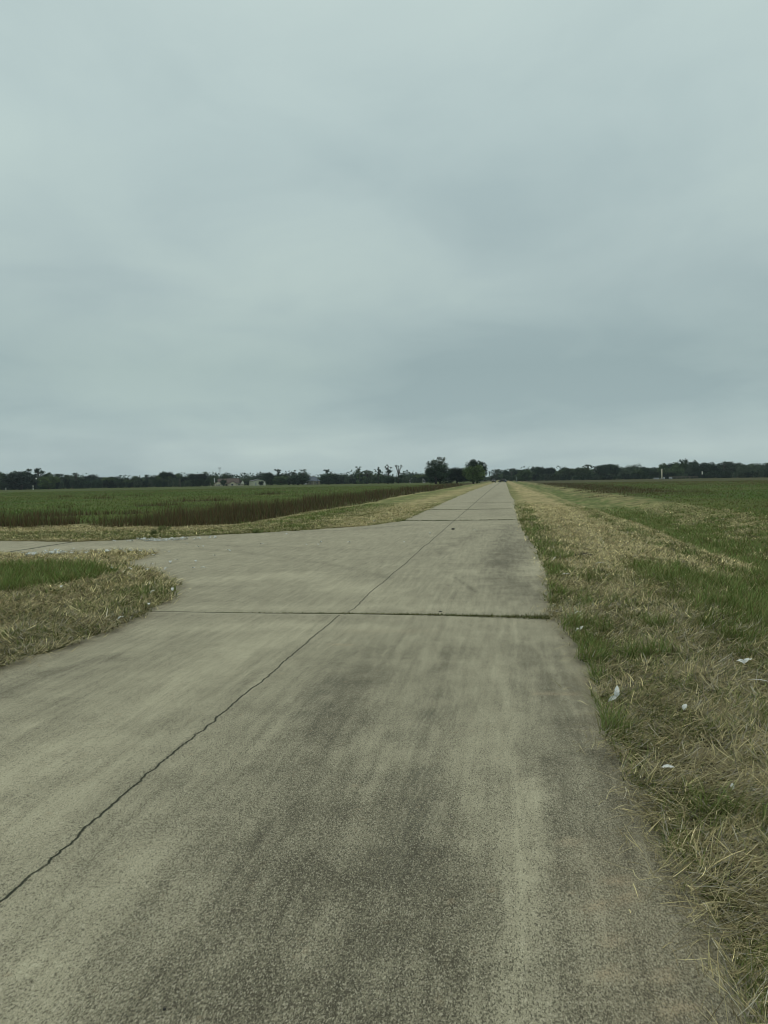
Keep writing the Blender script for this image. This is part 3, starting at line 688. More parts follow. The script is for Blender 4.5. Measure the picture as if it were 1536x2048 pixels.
# single trees standing out of the line on the far side of the green field
singles = [
 ('round', 'black', 5, 42, 500, 940, 56, 'broad_tree', 'broad near-black tree rising highest at the far edge of the field'),
 ('clump', 'dark', 6, 78, 505, 936, 30, 'tall_tree', 'loose topped dark tree leaning out beside the broad near-black tree'),
 ('round', 'olive', 7, 97, 480, 949, 36, 'olive_tree', 'bright olive rounded tree in front of the dark far tree line'),
 ('tall', 'dark', 8, 327, 520, 941, 22, 'tall_tree', 'pointed dark tree peaking above the far line near the utility pole'),
 ('round', 'black', 9, 398, 515, 943, 40, 'broad_tree', 'domed near-black tree just before the cream farmhouse'),
 ('round', 'dark', 10, 540, 480, 943, 26, 'broad_tree', 'dense dark tree standing right beside the cream metal shed'),
 ('round', 'dark', 12, 447, 486, 957.5, 12, 'yard_tree', 'small dark tree between the two gabled wings of the farmhouse'),
 ('round', 'black', 12, 522, 484, 961, 10, 'yard_tree', 'small near-black tree covering one corner of the metal shed'),
 ('round', 'mid', 12, 425, 486, 962, 9, 'yard_tree', 'little tree at the chimney end of the farmhouse'),
 ('slender', 'dark', 11, 556, 520, 936, 16, 'slender_tree', 'slender tree with a small tufted top above the trees by the shed'),
 ('round', 'mid', 12, 562, 470, 950, 34, 'broad_tree', 'low leafy tree between the shed and the blue roofed house'),
 ('round', 'dark', 13, 596, 465, 948, 44, 'broad_tree', 'wide dark tree touching the blue roofed house'),
 ('slender', 'dark', 14, 588, 515, 940, 14, 'slender_tree', 'thin tufted tree, first of the two above the wide dark tree'),
 ('vase', 'dark', 15, 606, 515, 938, 18, 'slender_tree', 'thin ragged forked tree, second of the two above the wide dark tree'),
 ('round', 'dark', 16, 658, 460, 946, 38, 'broad_tree', 'round dark tree standing alone after the light pole'),
 ('slender', 'dark', 17, 655, 500, 937, 16, 'slender_tree', 'spindly tuft-topped tree poking up behind the round dark tree'),
 ('slender', 'mid', 18, 718, 450, 933, 15, 'slender_tree', 'thin leaning tree with scattered tufts at the field edge'),
 ('clump', 'mid', 19, 734, 470, 940, 36, 'loose_tree', 'loose green tree beside the thin leaning tree'),
 ('slender', 'dark', 20, 757, 460, 934, 13, 'slender_tree', 'narrow tree with one tuft above a bare stem'),
 ('clump', 'dark', 21, 777, 440, 929, 26, 'loose_tree', 'tall loose tree with sky showing through its dark tufts'),
 ('vase', 'dark', 22, 797, 445, 929, 20, 'bare_tree', 'nearly bare tree with stems fanning up like a vase'),
 ('round', 'dark', 23, 776, 430, 951, 34, 'broad_tree', 'low dense dark tree under the tall loose one'),
 ('round', 'mid', 24, 1050, 520, 937, 34, 'broad_tree', 'first leafy tree of the wood beyond the road end'),
 ('clump', 'dark', 25, 1222, 560, 928, 30, 'tall_tree', 'dark peak tree above the middle of the wood across the brown field'),
 ('clump', 'dark', 26, 1365, 560, 918, 34, 'loose_tree', 'tallest loose topped tree of the wood near the white column'),
 ('round', 'dark', 27, 1385, 560, 917, 30, 'tall_tree', 'tall dark tree just beside the tallest loose topped tree of the wood'),
 ('wide', 'mid', 28, 1340, 540, 927, 52, 'broad_tree', 'wide mid green tree behind the white column'),
 ('wide', 'dark', 29, 1460, 560, 921, 60, 'broad_tree', 'wide dark tree above the shorter white post'),
]
for kd, mn, vr, px, D, yt, wd, nm, lb in singles: plant(kd, mn, vr, px, D, yt, wd, nm, lb)

def interp_top(px, prof): return float(np.interp(px, [p[0] for p in prof], [p[1] for p in prof]))
LEFT = [(-160,946),(-60,942),(0,946),(10,947),(30,943),(50,941),(75,942),(90,948),(110,949),(130,949),(165,952),(190,951),(210,955),(225,951),(270,953),(310,947),(345,946),(380,948),(420,949),(440,951),(490,952),(505,951),(540,949),(570,949),(620,948),(660,951),(700,952),(740,951),(780,953),(820,953),(840,950),(900,950),(990,948)]
RIGHT = [(985,947),(1000,943),(1020,941),(1050,939),(1080,936),(1110,935),(1130,935),(1160,933),(1190,935),(1222,931),(1240,933),(1270,931),(1300,932),(1340,926),(1380,923),(1400,925),(1420,927),(1440,925),(1460,924),(1510,925),(1536,924),(1700,922)]
segs = [(-150, 405, 'far wood left of the farmhouse', 'dark leafy tree in the far line before the cream farmhouse'),
        (405, 600, 'far wood behind the farmhouse', 'dark leafy tree in the far line behind the farmhouse and the shed'),
        (600, 850, 'far wood beyond the green field', 'dark leafy tree in the far line between the blue roofed house and the roadside clump'),
        (850, 1045, 'wood at the road end', 'bluish far tree closing the view at the road end'),
        (1045, 1310, 'wood across the brown field', 'dark leafy tree of the wood between the road end and the white column'),
        (1310, 1700, 'wood past the white column', 'dark leafy tree of the wood past the white column')]
kinds = ['round', 'wide', 'tall', 'clump', 'round', 'wide', 'round']; mats = ['dark', 'mid', 'grey', 'dark', 'black']
pool = [(k, m_, v_) for k, m_, v_ in [('round', 'dark', 40), ('wide', 'dark', 41), ('tall', 'mid', 42), ('clump', 'dark', 43), ('wide', 'grey', 44), ('round', 'mid', 45), ('wide', 'black', 46), ('clump', 'grey', 47), ('round', 'olive', 48), ('tall', 'dark', 49)]]
for x0, x1, grp, lab in segs:
    px = x0 + 4.0; ri = x0 > 1040; bk = 0
    while px < x1:
        prof = RIGHT if x0 >= 1045 or px > 990 else LEFT
        dq = random.choice([0, 0, 25, 50]); D = (545 if ri else 520) + dq
        if 850 <= x0 < 1045: D = 640 + dq
        kd, mn, vr = random.choice(pool)
        if mn == 'olive' and random.random() < .6: mn = 'mid'; vr = 45; kd = 'round'
        yt = interp_top(px, prof) - 1.5 + random.choice([-4, -2.5, -1, 0, 1.5, 3, 5, 6])
        wd = random.uniform(22, 40) if kd != 'tall' else random.uniform(14, 20)
        skip = (495 < px < 540 and not ri) or (604 < px < 645) or (812 < px < 836) or (418 < px < 492)
        if skip: D += 70
        plant(kd, mn, vr, px, D, yt, wd, 'wood_tree', lab, 'tree', grp)
        px += random.uniform(7.5, 13.5)
    # a second, lower rank behind so that no daylight shows under the crowns
    px = x0 + 8.0
    while px < x1:
        prof = RIGHT if x0 >= 1045 or px > 990 else LEFT
        kd, mn, vr = random.choice([pool[0], pool[1], pool[4], pool[6]])
        plant(kd, mn, vr, px, (640 if not (850 <= x0 < 1045) else 740) + random.uniform(0, 30), interp_top(px, prof) + random.uniform(4, 10), random.uniform(34, 52), 'wood_tree', lab, 'tree', grp)
        px += random.uniform(14, 22)
# undergrowth at the foot of the woods
for x0, x1, D, dy, grp, lab in [(-150, 410, 505, 19, 'undergrowth before the farmhouse', 'low bush at the foot of the far trees before the farmhouse'),
                             (640, 850, 500, 14, 'undergrowth beyond the green field', 'low bush at the foot of the far trees after the light pole'),
                             (1020, 1310, 530, 14, 'undergrowth across the brown field', 'low bush at the foot of the wood up to the white column'),
                             (1330, 1700, 530, 16, 'undergrowth past the white column', 'low bush at the foot of the wood past the white column')]:
    px = x0
    while px < x1:
        yb = VPY - TILT*(px-VPX) + 7
        plant('bush', random.choice(['dark', 'black', 'grey']), random.choice([50, 51]), px, D+random.uniform(-6, 6), yb-dy*random.uniform(.6, 1.1), random.uniform(16, 26), 'bush', lab, 'bush', grp)
        px += random.uniform(9, 15)
# far woodland mass closing the horizon behind
lob = []
for q in range(420):
    px = random.uniform(-300, 1850); x, y, z = far_at(px, random.uniform(800, 900)); lob.append((x, y, z+random.uniform(2, 8), random.uniform(5, 9)))
Vc, Qc, Cc = crown_mesh(lob, 26000, 2.2, 991, .4)
Vc[:, 2] -= .0  
o = mesh_np('distant_wood', Vc, Qc, M['dark'], Cc); tag(o, 'distant wood reading as one dark band behind the nearer trees', 'wood', kind='stuff')

# small bushes out in the field and at the weeds' edge
def place_bush(px, py, h, wd, mn, var, name, label, cat='bush'):
    x, y = flat_at(px, py); p, first = get('bush', mn, var); o = p if first else copy_tree(p)
    o.name = name; o.location = (x, y, float(land(x, y))); o.scale = (wd/6.0, wd/6.0, h/2.9); o.rotation_euler = (0, 0, 1.0*var); return tag(o, label, cat)
place_bush(330, 1062, .24, .5, 'weed', 60, 'weed_bush', 'small green bush standing at the foot of the brown weeds above the side road')
place_bush(309, 1073, .30, .4, 'weed', 61, 'weed_bush', 'small ragged grey weed at the kerbless edge above the white litter', 'weed')
place_bush(512, 1066, .22, .5, 'weed', 62, 'weed_bush', 'low yellow green weed at the end of the brown weed band', 'weed')

# ------------------------------------------------------------------ buildings
M['cream'] = simple('cream_render', (.62, .57, .44), .85, .08); M['white'] = simple('white_paint', (.74, .76, .76), .6, .05)
M['brownroof'] = simple('brown_shingles', (.085, .066, .060), .9, .2, 3); M['blueroof'] = simple('slate_blue_roof', (.070, .092, .125), .8, .12, 3)
M['tan'] = simple('tan_brick', (.24, .215, .165), .9, .12, 3); M['glass'] = simple('dark_window_glass', (.02, .024, .028), .15, .1, 1, .5)
M['metal'] = simple('galvanised_metal', (.33, .35, .37), .5, .1, 3); M['darkmetal'] = simple('dark_pole_metal', (.045, .05, .055), .6, .1, 3)
M['wood'] = simple('weathered_pole_wood', (.16, .14, .115), .95, .25, 5); M['creammetal'] = simple('pale_green_sheet_metal', (.55, .56, .43), .6, .06)
M['trim'] = simple('trim_white', (.66, .65, .58), .7, .05); M['rubber'] = simple('tyre_rubber', (.018, .018, .019), .9, .2, 6)
M['black'] = simple('black_car_paint', (.012, .013, .015), .3, .1, 3, .5); M['lamp'] = simple('lamp_glass', (.72, .74, .76), .2, .04, 3, .5)
M['door'] = simple('door_paint', (.09, .075, .06), .7, .1, 3)
def face_view(x, y): return -math.atan2(x, y)
def site(name, px, D, label, cat, turn=0.0):
    x, y, z = far_at(px, D); o = empty(name, (x, y, z), face_view(x, y)+turn); return tag(o, label, cat)
def window(p, x, y, z0, z1, wd):
    f = MB().box(x-wd/2-.1, x+wd/2+.1, y-.06, y+.02, z0-.1, z1+.1).build('window', M['trim'], p)
    MB().box(x-wd/2, x+wd/2, y-.09, y-.055, z0, z1).build('pane', M['glass'], f)
PXM = 500/F                                            # metres per photo pixel at the buildings
h = site('farmhouse', 455, 500, 'cream farmhouse with two gabled wings, brown roof and a pale chimney', 'house')
u = PXM
MB().box(-33*u, 32*u, 0, 9, -.4, 4.6*u+.3).build('wall', M['cream'], h)
rf = MB().prismx([(-.8, 1.7), (4.5, 4.75), (9.8, 1.7)], -19*u, -2*u).prismx([(-.8, 1.72), (4.5, 4.85), (9.8, 1.72)], -1.6*u, 23*u).build('roof', M['brownroof'], h)
MB().prism([(23.4*u, 4.6), (34*u, 1.5), (23.4*u, 1.5)], -.9, 9.8).build('hip_roof', M['brownroof'], h)
MB().box(-25.9*u, -24.6*u, 3.0, 3.8, 0, 5.0).box(-26.2*u, -24.3*u, 2.9, 3.9, 5.0, 5.2).build('chimney', M['white'], h)
MB().prismx([(-.6, 1.2), (4.5, 2.6), (9.6, 1.2)], -34*u, -19.4*u).build('lean_roof', M['brownroof'], h)
for cx_, wd_ in ((-17.5, 6.5), (10, 6.6)):
    MB().prism([((cx_-wd_)*u, -.4), ((cx_+wd_)*u, -.4), ((cx_+wd_)*u, 1.55), (cx_*u, 2.95), ((cx_-wd_)*u, 1.55)], -2.2, 0).build('gable_wing', M['cream'], h)
    MB().prism([((cx_-wd_-1.2)*u, 1.45), (cx_*u, 3.1), ((cx_+wd_+1.2)*u, 1.45), ((cx_+wd_+1.2)*u, 1.62), (cx_*u, 3.35), ((cx_-wd_-1.2)*u, 1.62)], -2.6, .3).build('gable_roof', M['brownroof'], h)
window(h, -20.3*u, -2.2, .2, 1.15, .55); window(h, -16.3*u, -2.2, .2, 1.15, .75); window(h, 9*u, -2.2, .3, 1.3, 1.2); window(h, 22*u, 0, .5, 1.3, .9)
MB().box(-4*u, 0*u, -.08, .01, 0, 1.4).build('door', M['door'], h)
MB().prism([(25*u, 1.4), (29.5*u, 3.4), (32.2*u, 1.2), (31*u, 1.2)], -1.05, -.95).build('bargeboard', M['trim'], h)
s_ = site('metal_shed', 516, 500, 'pale metal shed with a low gabled roof beside dark trees', 'shed', .35)
MB().prism([(-4.1, -.4), (4.1, -.4), (4.1, 2.95), (0, 3.75), (-4.1, 2.95)], -3, 5).build('wall', M['creammetal'], s_)
MB().prism([(-4.5, 2.92), (0, 3.82), (4.5, 2.92), (4.5, 3.06), (0, 3.98), (-4.5, 3.06)], -3.4, 5.4).build('roof', M['darkmetal'], s_)
MB().box(-3.0, -2.2, -3.07, -2.98, -.2, 2.0).build('door', M['metal'], s_)
MB().box(2.6, 3.9, -3.07, -2.98, -.2, 2.4).build('shutter', M['trim'], s_)
hb = site('brick_house', 625, 490, 'low tan brick house under a slate blue hipped roof', 'house')
u = 490/F
MB().box(-15*u, 15*u, 0, 9, -.4, 2.3).build('wall', M['tan'], hb)
rr = MB(); e = .5
rr.poly([(-16*u, -e, 2.3), (16*u, -e, 2.3), (16*u, 9+e, 2.3), (-16*u, 9+e, 2.3), (-6*u, 4.5, 5.1), (5*u, 4.5, 5.1)], [(0,1,5,4), (1,2,5), (2,3,4,5), (3,0,4), (3,2,1,0)])
rr.build('roof', M['blueroof'], hb)
MB().prism([(-13*u, 2.55), (3*u, 2.55), (3*u, 2.75), (-13*u, 2.75)], -2.3, -.45).build('porch_roof', M['blueroof'], hb)
for q in (-12.5, -5, 2.4): MB().box(q*u-.09, q*u+.09, -2.2, -2.0, -.3, 2.55).build('porch_post', M['trim'], hb)
window(hb, -10*u, 0, .8, 2.0, 1.2); window(hb, 9*u, 0, .7, 1.8, 1.0); MB().box(-6*u, -3.2*u, -.08, .01, 0, 2.0).build('door', M['door'], hb)
tk = site('propane_tank', 610, 484, 'small white rounded tank before the blue roofed house', 'tank')
pr = MB(); 
pr.tube([(-.95, 0, .75), (-.85, 0, .75), (-.6, 0, .75), (.6, 0, .75), (.85, 0, .75), (.95, 0, .75)], [.15, .42, .58, .58, .42, .15], 14); pr.build('tank', M['white'], tk, True)
for q in (-.5, .5): MB().box(q-.07, q+.07, -.35, .35, -.3, .3).build('foot', M['metal'], tk)
MB().tube([(0, 0, 1.3), (0, 0, 1.5)], .14, 8).build('valve_cap', M['white'], tk)
wc = site('pavilion', 823, 500, 'small white roofed open hut beyond the field near the roadside clump', 'hut'); u = 500/F
MB().poly([(-4.4*u, -1.4, 1.5), (4.4*u, -1.4, 1.5), (4.4*u, 1.4, 1.5), (-4.4*u, 1.4, 1.5), (0, 0, 3.6)], [(0,1,4), (1,2,4), (2,3,4), (3,0,4), (3,2,1,0)]).build('roof', M['white'], wc)
for sx_ in (-3.6*u, 3.6*u):
    for sy_ in (-1.1, 1.1): MB().box(sx_-.07, sx_+.07, sy_-.07, sy_+.07, -.3, 1.5).build('post', M['trim'], wc)
MB().box(-3.4*u, 3.4*u, -1.3, -1.22, -.3, .55).build('rail_panel', M['white'], wc)
wl = site('lean_to', 848, 480, 'white sloping lean-to roof half hidden by the broad rounded tree', 'shed'); u = 480/F
MB().prism([(-2.8*u, 2.6), (2.6*u, 1.0), (2.6*u, 1.25), (-2.8*u, 2.85)], -1.2, 1.2).build('roof', M['white'], wl)
for sx_, zt in ((-2.4*u, 2.5), (2.2*u, 1.1)): MB().box(sx_-.08, sx_+.08, -1.0, -.84, -.3, zt).build('post', M['trim'], wl)
MB().box(-1.6*u, 1.9*u, -.5, .5, -.3, .35).build('crate', M['white'], wl)
# tall thin things
x, y, z = far_at(440, 1150); tw = tag(empty('radio_mast', (x, y, z), face_view(x, y)), 'slim lattice radio mast rising behind the farmhouse', 'mast'); H_ = top_z(440, 935.5, 1150)-z
ms_ = MB()
for a in range(3):
    c_, s2 = math.cos(a*2.094), math.sin(a*2.094); ms_.tube([(c_*.9, s2*.9, 0), (c_*.55, s2*.55, H_)], .10, 5)
for q in range(16):
    z0_, z1_ = H_*q/16, H_*(q+1)/16
    for a in range(3):
        r0, r1 = .9-.35*q/16, .9-.35*(q+1)/16
        ms_.tube([(math.cos(a*2.094)*r0, math.sin(a*2.094)*r0, z0_), (math.cos((a+1)*2.094)*r1, math.sin((a+1)*2.094)*r1, z1_)], .06, 4)
ms_.build('lattice', M['metal'], tw)
hd = MB()
for a in range(6): c_, s2 = math.cos(a*1.047), math.sin(a*1.047); hd.box(c_*1.5-.2, c_*1.5+.2, s2*1.5-.2, s2*1.5+.2, H_-1.6, H_+.5)
hd.tube([(0, 0, H_-.6), (0, 0, H_-.4)], 1.5, 12); hd.build('antenna_head', M['metal'], tw)
lp = site('light_pole', 635, 470, 'thin dark light pole with a short arm beside the blue roofed house', 'pole')
zt = top_z(635, 949, 470)-far_at(635, 470)[2]
MB().tube([(0, 0, -.3), (0, 0, zt)], [.14, .10], 8).build('pole', M['darkmetal'], lp); MB().tube([(0, 0, zt-.1), (-.9, 0, zt-.05)], .07, 6).build('arm', M['darkmetal'], lp)
MB().box(-1.3, -.6, -.15, .15, zt-.2, zt-.02).build('lamp_head', M['metal'], lp)
up = site('utility_pole', 360, 490, 'grey wooden utility pole standing before the far trees', 'pole'); zt = top_z(360, 957, 490)-far_at(360, 490)[2]
MB().tube([(0, 0, -.4), (0, 0, zt)], [.20, .14], 8).build('pole', M['wood'], up); MB().box(-.7, .7, -.07, .07, zt-.6, zt-.45).build('crossarm', M['wood'], up)
mp_ = site('marker_post', 1033, 470, 'thin grey post beside the far end of the road', 'post'); zt = top_z(1033, 954.5, 470)-far_at(1033, 470)[2]
MB().tube([(0, 0, -.3), (0, 0, zt)], [.11, .09], 8).build('post', M['metal'], mp_); MB().tube([(0, 0, zt), (0, 0, zt+.12)], [.13, .02], 8).build('cap', M['metal'], mp_)
wp = site('gate_post', 66, 470, 'white banded post at the far field edge under the broad near-black tree', 'post'); zt = 2.6
MB().box(-.22, .22, -.22, .22, -.3, .95).build('lower_band', M['white'], wp); MB().box(-.14, .14, -.14, .14, .95, 1.25).build('gap_band', M['darkmetal'], wp); MB().box(-.2, .2, -.2, .2, 1.25, 2.3).build('upper_band', M['trim'], wp)
MB().poly([(-.24, -.24, 2.3), (.24, -.24, 2.3), (.24, .24, 2.3), (-.24, .24, 2.3), (0, 0, 2.55)], [(0,1,4), (1,2,4), (2,3,4), (3,0,4), (3,2,1,0)]).build('cap', M['trim'], wp)
wp2 = site('gate_post', 11.5, 472, 'short pale post at the far field edge, nearest the picture corner', 'post')
MB().box(-.18, .18, -.18, .18, -.3, 1.2).build('shaft', M['trim'], wp2); MB().box(-.23, .23, -.23, .23, 1.2, 1.34).build('cap', M['white'], wp2)
ds_ = site('yard_lamp', 73, 478, 'round white yard lamp on a thin dark pole against the near-black tree', 'lamp'); zt = top_z(73, 957, 478)-far_at(73, 478)[2]
MB().tube([(0, 0, -.3), (0, 0, zt-.3)], [.09, .06], 7).build('pole', M['darkmetal'], ds_)
MB().tube([(0, -.18, zt), (0, -.1, zt), (0, .05, zt), (0, .16, zt)], [.25, .42, .42, .2], 14).build('lamp_globe', M['white'], ds_, True)
cl = site('white_column', 1323.5, 500, 'tall narrow white column standing before the wood', 'column'); zb, zt = top_z(1323.5, 950.5, 500)-far_at(1323.5, 500)[2], top_z(1323.5, 938.8, 500)-far_at(1323.5, 500)[2]
MB().tube([(0, 0, -.4), (0, 0, zt)], [.42, .36], 12).build('shaft', M['cream'], cl, True); MB().tube([(0, 0, zt), (0, 0, zt+.3)], [.52, .35], 12).build('cap', M['trim'], cl)
MB().box(-.9, .9, -.9, .9, -.4, .4).build('plinth', M['metal'], cl)
c2_ = site('white_column', 1404.5, 505, 'shorter white post among the dark trees past the tall white column', 'column'); zt = top_z(1404.5, 943.5, 505)-far_at(1404.5, 505)[2]
MB().tube([(0, 0, -.4), (0, 0, zt-1.6)], [.14, .12], 8).build('stem', M['darkmetal'], c2_)
MB().tube([(0, 0, zt-1.6), (0, 0, zt)], [.36, .32], 12).build('shaft', M['trim'], c2_); MB().tube([(0, 0, zt), (0, 0, zt+.2)], [.40, .3], 12).build('cap', M['trim'], c2_)
# pale rubble and the low pipe before the wood on the right
for q, (px, wq, hq, lb) in enumerate([(1313, 3.4, .55, 'long low pale slab lying at the foot of the white column'), (1328, 1.0, .95, 'pale upright block just beside the white column'), (1341, 1.9, .75, 'pale rounded block past the upright block by the white column')]):
    x, y, z = far_at(px, 488); r_ = np.random.default_rng(70+q); m_ = MB(); pts = []
    for zz_ in (-.3, hq*.6, hq):
        for a in range(10):
            k_ = (1.0 if zz_ < hq else .72)*r_.uniform(.9, 1.08); pts.append((math.cos(a*.628)*wq/2*k_, math.sin(a*.628)*.7*k_, zz_))
    z += .9
    m_.poly(pts, [(l*10+a, l*10+(a+1) % 10, l*10+10+(a+1) % 10, l*10+10+a) for l in range(2) for a in range(10)] + [tuple(range(20, 30)), tuple(range(9, -1, -1))])
    o = m_.build('concrete_block', M['metal'], None); o.location = (x, y, z-.55); o.rotation_euler = (0, 0, face_view(x, y)); tag(o, lb, 'block')
xa, ya, za = far_at(1338, 492); xb, yb, zb = far_at(1396, 492)
pf = tag(empty('pipe_fence', (xa, ya, za)), 'low grey pipe fence along the foot of the wood past the white column', 'fence')
dx, dy, dz = xb-xa, yb-ya, zb-za
MB().tube([(0, 0, 1.45), (dx, dy, dz+1.45)], .12, 6).build('top_rail', M['wood'], pf); MB().tube([(0, 0, .95), (dx, dy, dz+.95)], .08, 6).build('lower_rail', M['wood'], pf)
for q in range(8): MB().tube([(dx*q/7, dy*q/7, dz*q/7-.3), (dx*q/7, dy*q/7, dz*q/7+1.5)], .09, 6).build('post', M['wood'], pf)

# ------------------------------------------------------------------ cars far down the road
def car(name, px, D, label, rz, tall):
    x, y, z = far_at(px, D); o = tag(empty(name, (x, y, z), rz), label, 'car'); hb_ = .78 if not tall else 1.0
    MB().prismx([(-2.2, .38), (2.2, .38), (2.25, hb_), (1.1, hb_+.10), (-1.9, hb_+.10), (-2.25, hb_)], -.88, .88).build('body', M['black'], o, False, .06)
    top = hb_+.62 if not tall else hb_+.82
    MB().prismx([(-1.8, hb_+.09), (1.0, hb_+.09), (.35, top), (-1.35, top)], -.76, .76).build('cabin', M['black'], o, False, .05)
    MB().prismx([(-1.83, hb_+.16), (-1.80, hb_+.16), (-1.44, top-.08), (-1.47, top-.08)], -.66, .66).build('windscreen', M['glass'], o)
    for sx_ in (-.8, .8):
        for sy_ in (-1.4, 1.4):
            wq = MB().tube([(sx_-.1, sy_, .33), (sx_+.1, sy_, .33)], .33, 14).build('wheel', M['rubber'], o); MB().tube([(sx_-.115, sy_, .33), (sx_+.115, sy_, .33)], .19, 10).build('rim', M['metal'], wq)
        MB().box(sx_*.78-.16, sx_*.78+.16, -2.30, -2.22, hb_-.22, hb_-.06).build('headlight', M['lamp'], o)
    return o
car('parked_truck', 987.5, 372, 'dark tall vehicle with a bright lamp parked beside the far end of the road', -.05, True)
car('distant_car', 1005, 392, 'low dark car standing across the far end of the road', 1.2, False)

# ------------------------------------------------------------------ feathers and litter
mf, t, b = mat('feather', .75); b.inputs['Base Color'].default_value = (.78, .80, .80, 1)
gx = t.nodes.new('ShaderNodeTexCoord'); wvf = t.nodes.new('ShaderNodeTexWave'); wvf.inputs['Scale'].default_value = 60; wvf.inputs['Distortion'].default_value = 1.5
t.links.new(gx.outputs['Object'], wvf.inputs['Vector']); t.links.new(mix_(t, wvf.outputs['Fac'], (.50, .525, .525), (.70, .72, .71)), b.inputs['Base Color'])
mq = simple('feather_shaft', (.62, .58, .48), .6, .1, 20)
def vane(L_, Wd, curl, seed, fluffy=False):
    r = np.random.default_rng(seed); n = 14; V = []; Fq = []
    for i in range(n+1):
        f = i/n; wv_ = Wd*(math.sin(math.pi*min(1, f*.93+.05))**.65)*(1 - .25*f)
        x_ = L_*f; zc_ = curl*L_*math.sin(f*math.pi)*.5
        for s_k in (-1, -.5, 0, .5, 1):
            jag = r.uniform(-.18, .18)*wv_ if abs(s_k) == 1 else 0
            V.append((x_ - abs(s_k)*wv_*.25 + (r.uniform(-.05, .05)*L_ if fluffy else 0), s_k*wv_+jag, zc_ + abs(s_k)*wv_*.35 + (r.uniform(-.15, .2)*Wd if fluffy else 0)))
    for i in range(n):
        for k in range(4): a = i*5+k; Fq.append((a, a+1, a+6, a+5))
    return V, Fq
def feather(name, px, py, L_, Wd, curl, rot, label, seed, lift=.05, fluffy=False, group=None, second=None):
    L_ *= .62; Wd *= .62; x, y = flat_at(px, py, .04); o = tag(empty(name, (x, y, float(land(x, y))+lift), rot[2]), label, 'feather', group); o.rotation_euler = rot
    V, Fq = vane(L_, Wd, curl, seed, fluffy); m_ = MB().poly(V, Fq).build('vane', mf, o, True)
    MB().tube([(-.15*L_, 0, 0), (.25*L_, 0, curl*L_*.38), (.6*L_, 0, curl*L_*.46), (.9*L_, 0, curl*L_*.16)], [.0016, .0013, .001, .0006], 6).build('shaft', mq, o)
    if second:
        V, Fq = vane(L_*.8, Wd*.8, curl*1.5, seed+50, fluffy); c_, s_k = math.cos(second), math.sin(second)
        MB().poly([(a*c_-b_*s_k, a*s_k+b_*c_, z_+.01) for a, b_, z_ in V], Fq).build('vane', mf, o, True)
    return o
R_ = math.radians
feather('feather', 1232, 1402, .17, .040, .25, (R_(15), R_(-48), R_(75)), 'large white two-lobed feather standing up at the edge of the concrete', 1, .07, True, None, 2.3)
feather('feather', 1368, 1430, .10, .034, .3, (0, R_(-30), R_(60)), 'fluffy pale grey feather sunk in straw past the large white one', 2, .08, True)
feather('feather', 1325, 1549, .115, .030, .15, (R_(12), R_(-6), R_(-12)), 'smooth oval greyish feather lying flat near the verge edge', 3, .085)
feather('feather', 1465, 1592, .055, .020, .2, (0, R_(-60), R_(80)), 'tiny white feather in the straw nearest the viewer', 4, .08)
feather('feather', 1488, 1332, .15, .045, .35, (R_(8), R_(-25), R_(20)), 'bright white fluffy feather lying on grey straw before the green grass', 5, .09, True, None, 1.9)
feather('feather', 1500, 1366, .26, .018, .1, (0, R_(-4), R_(-38)), 'long thin white feather lying in the straw far from the concrete', 6, .09)
feather('feather', 1102, 1226, .30, .014, .04, (0, R_(-3), R_(-52)), 'long white quill lying beside the joint at the verge', 7, .07)
feather('feather', 1150, 1233, .13, .035, .3, (0, R_(-15), R_(5)), 'white tuft in the grass just past the end of the joint', 8, .08, True)
feather('feather', 1161, 1268, .12, .034, .3, (0, R_(-30), R_(40)), 'white tuft in green grass below the end of the joint', 9, .09, True, None, 2.5)
feather('feather', 1124, 1153, .24, .035, .12, (0, R_(-4), R_(8)), 'flat white feather lying across the short grass of the verge', 10, .08)
feather('feather', 1192, 1130, .28, .035, .15, (0, R_(-8), R_(-4)), 'white feather lying on dry grass farthest along the verge', 11, .09)
feather('feather', 1106, 1124, .16, .03, .2, (0, R_(-40), R_(30)), 'small white feather tilted in grass at the road edge beyond the joint', 12, .08, True)
feather('feather', 236, 1242, .13, .05, .3, (0, R_(-20), R_(40)), 'white feather at the straw edge just before the joint on the island', 13, .06, True)
sticky = [(225,1142,'on top of the grass island'), (122,1181,'at the rim of the bright green patch'), (297,1215,'low on the island edge'), (345,1187,'at the rounded tip of the island'), (301,1192,'inside the tip of the island'), (150,1123,'on straw behind the bright green patch'), (263,1146,'on the island edge facing the junction')]
for q, (px, py, wh) in enumerate(sticky):
    feather('feather', px, py, .14, .045, .3, (0, R_(random.uniform(-35, -5)), random.uniform(0, 6.28)), 'small white feather ' + wh, 20+q, .09, True)
# small scattered ones share three meshes
small = []
for q in range(4):
    V, Fq = vane(.13, .042, .35, 90+q, True); me = bpy.data.meshes.new('small_feather'); me.from_pydata(V, [], Fq); me.materials.append(mf); me.update(); small.append(me)
def scrap(px, py, k, label, group, lift=.012):
    x, y = flat_at(px, py); o = bpy.data.objects.new('small_feather', random.choice(small)); COL.objects.link(o)
    sdv = float(road_sd(np.array([x]), np.array([y]))[0])
    o.location = (x, y, float(land(x, y)) + (lift if sdv < 0 else .06)); o.rotation_euler = (random.uniform(-.25, .25), random.uniform(-.35, .05), random.uniform(0, 6.28)); o.scale = (k*.78,)*3
    tag(o, label, 'feather', group)
lone = [(306,1129),(341,1127),(392,1124),(376,1088),(398,1096),(407,1095),(385,1138),(401,1138),(613,1090),(636,1090),(641,1085),(747,1045),(808,1085),(953,1062),(572,1070),(430,1112),(338,1104),(700,1086),(860,1068),(520,1090),(460,1104),(297,1148),(330,1141),(356,1120)]
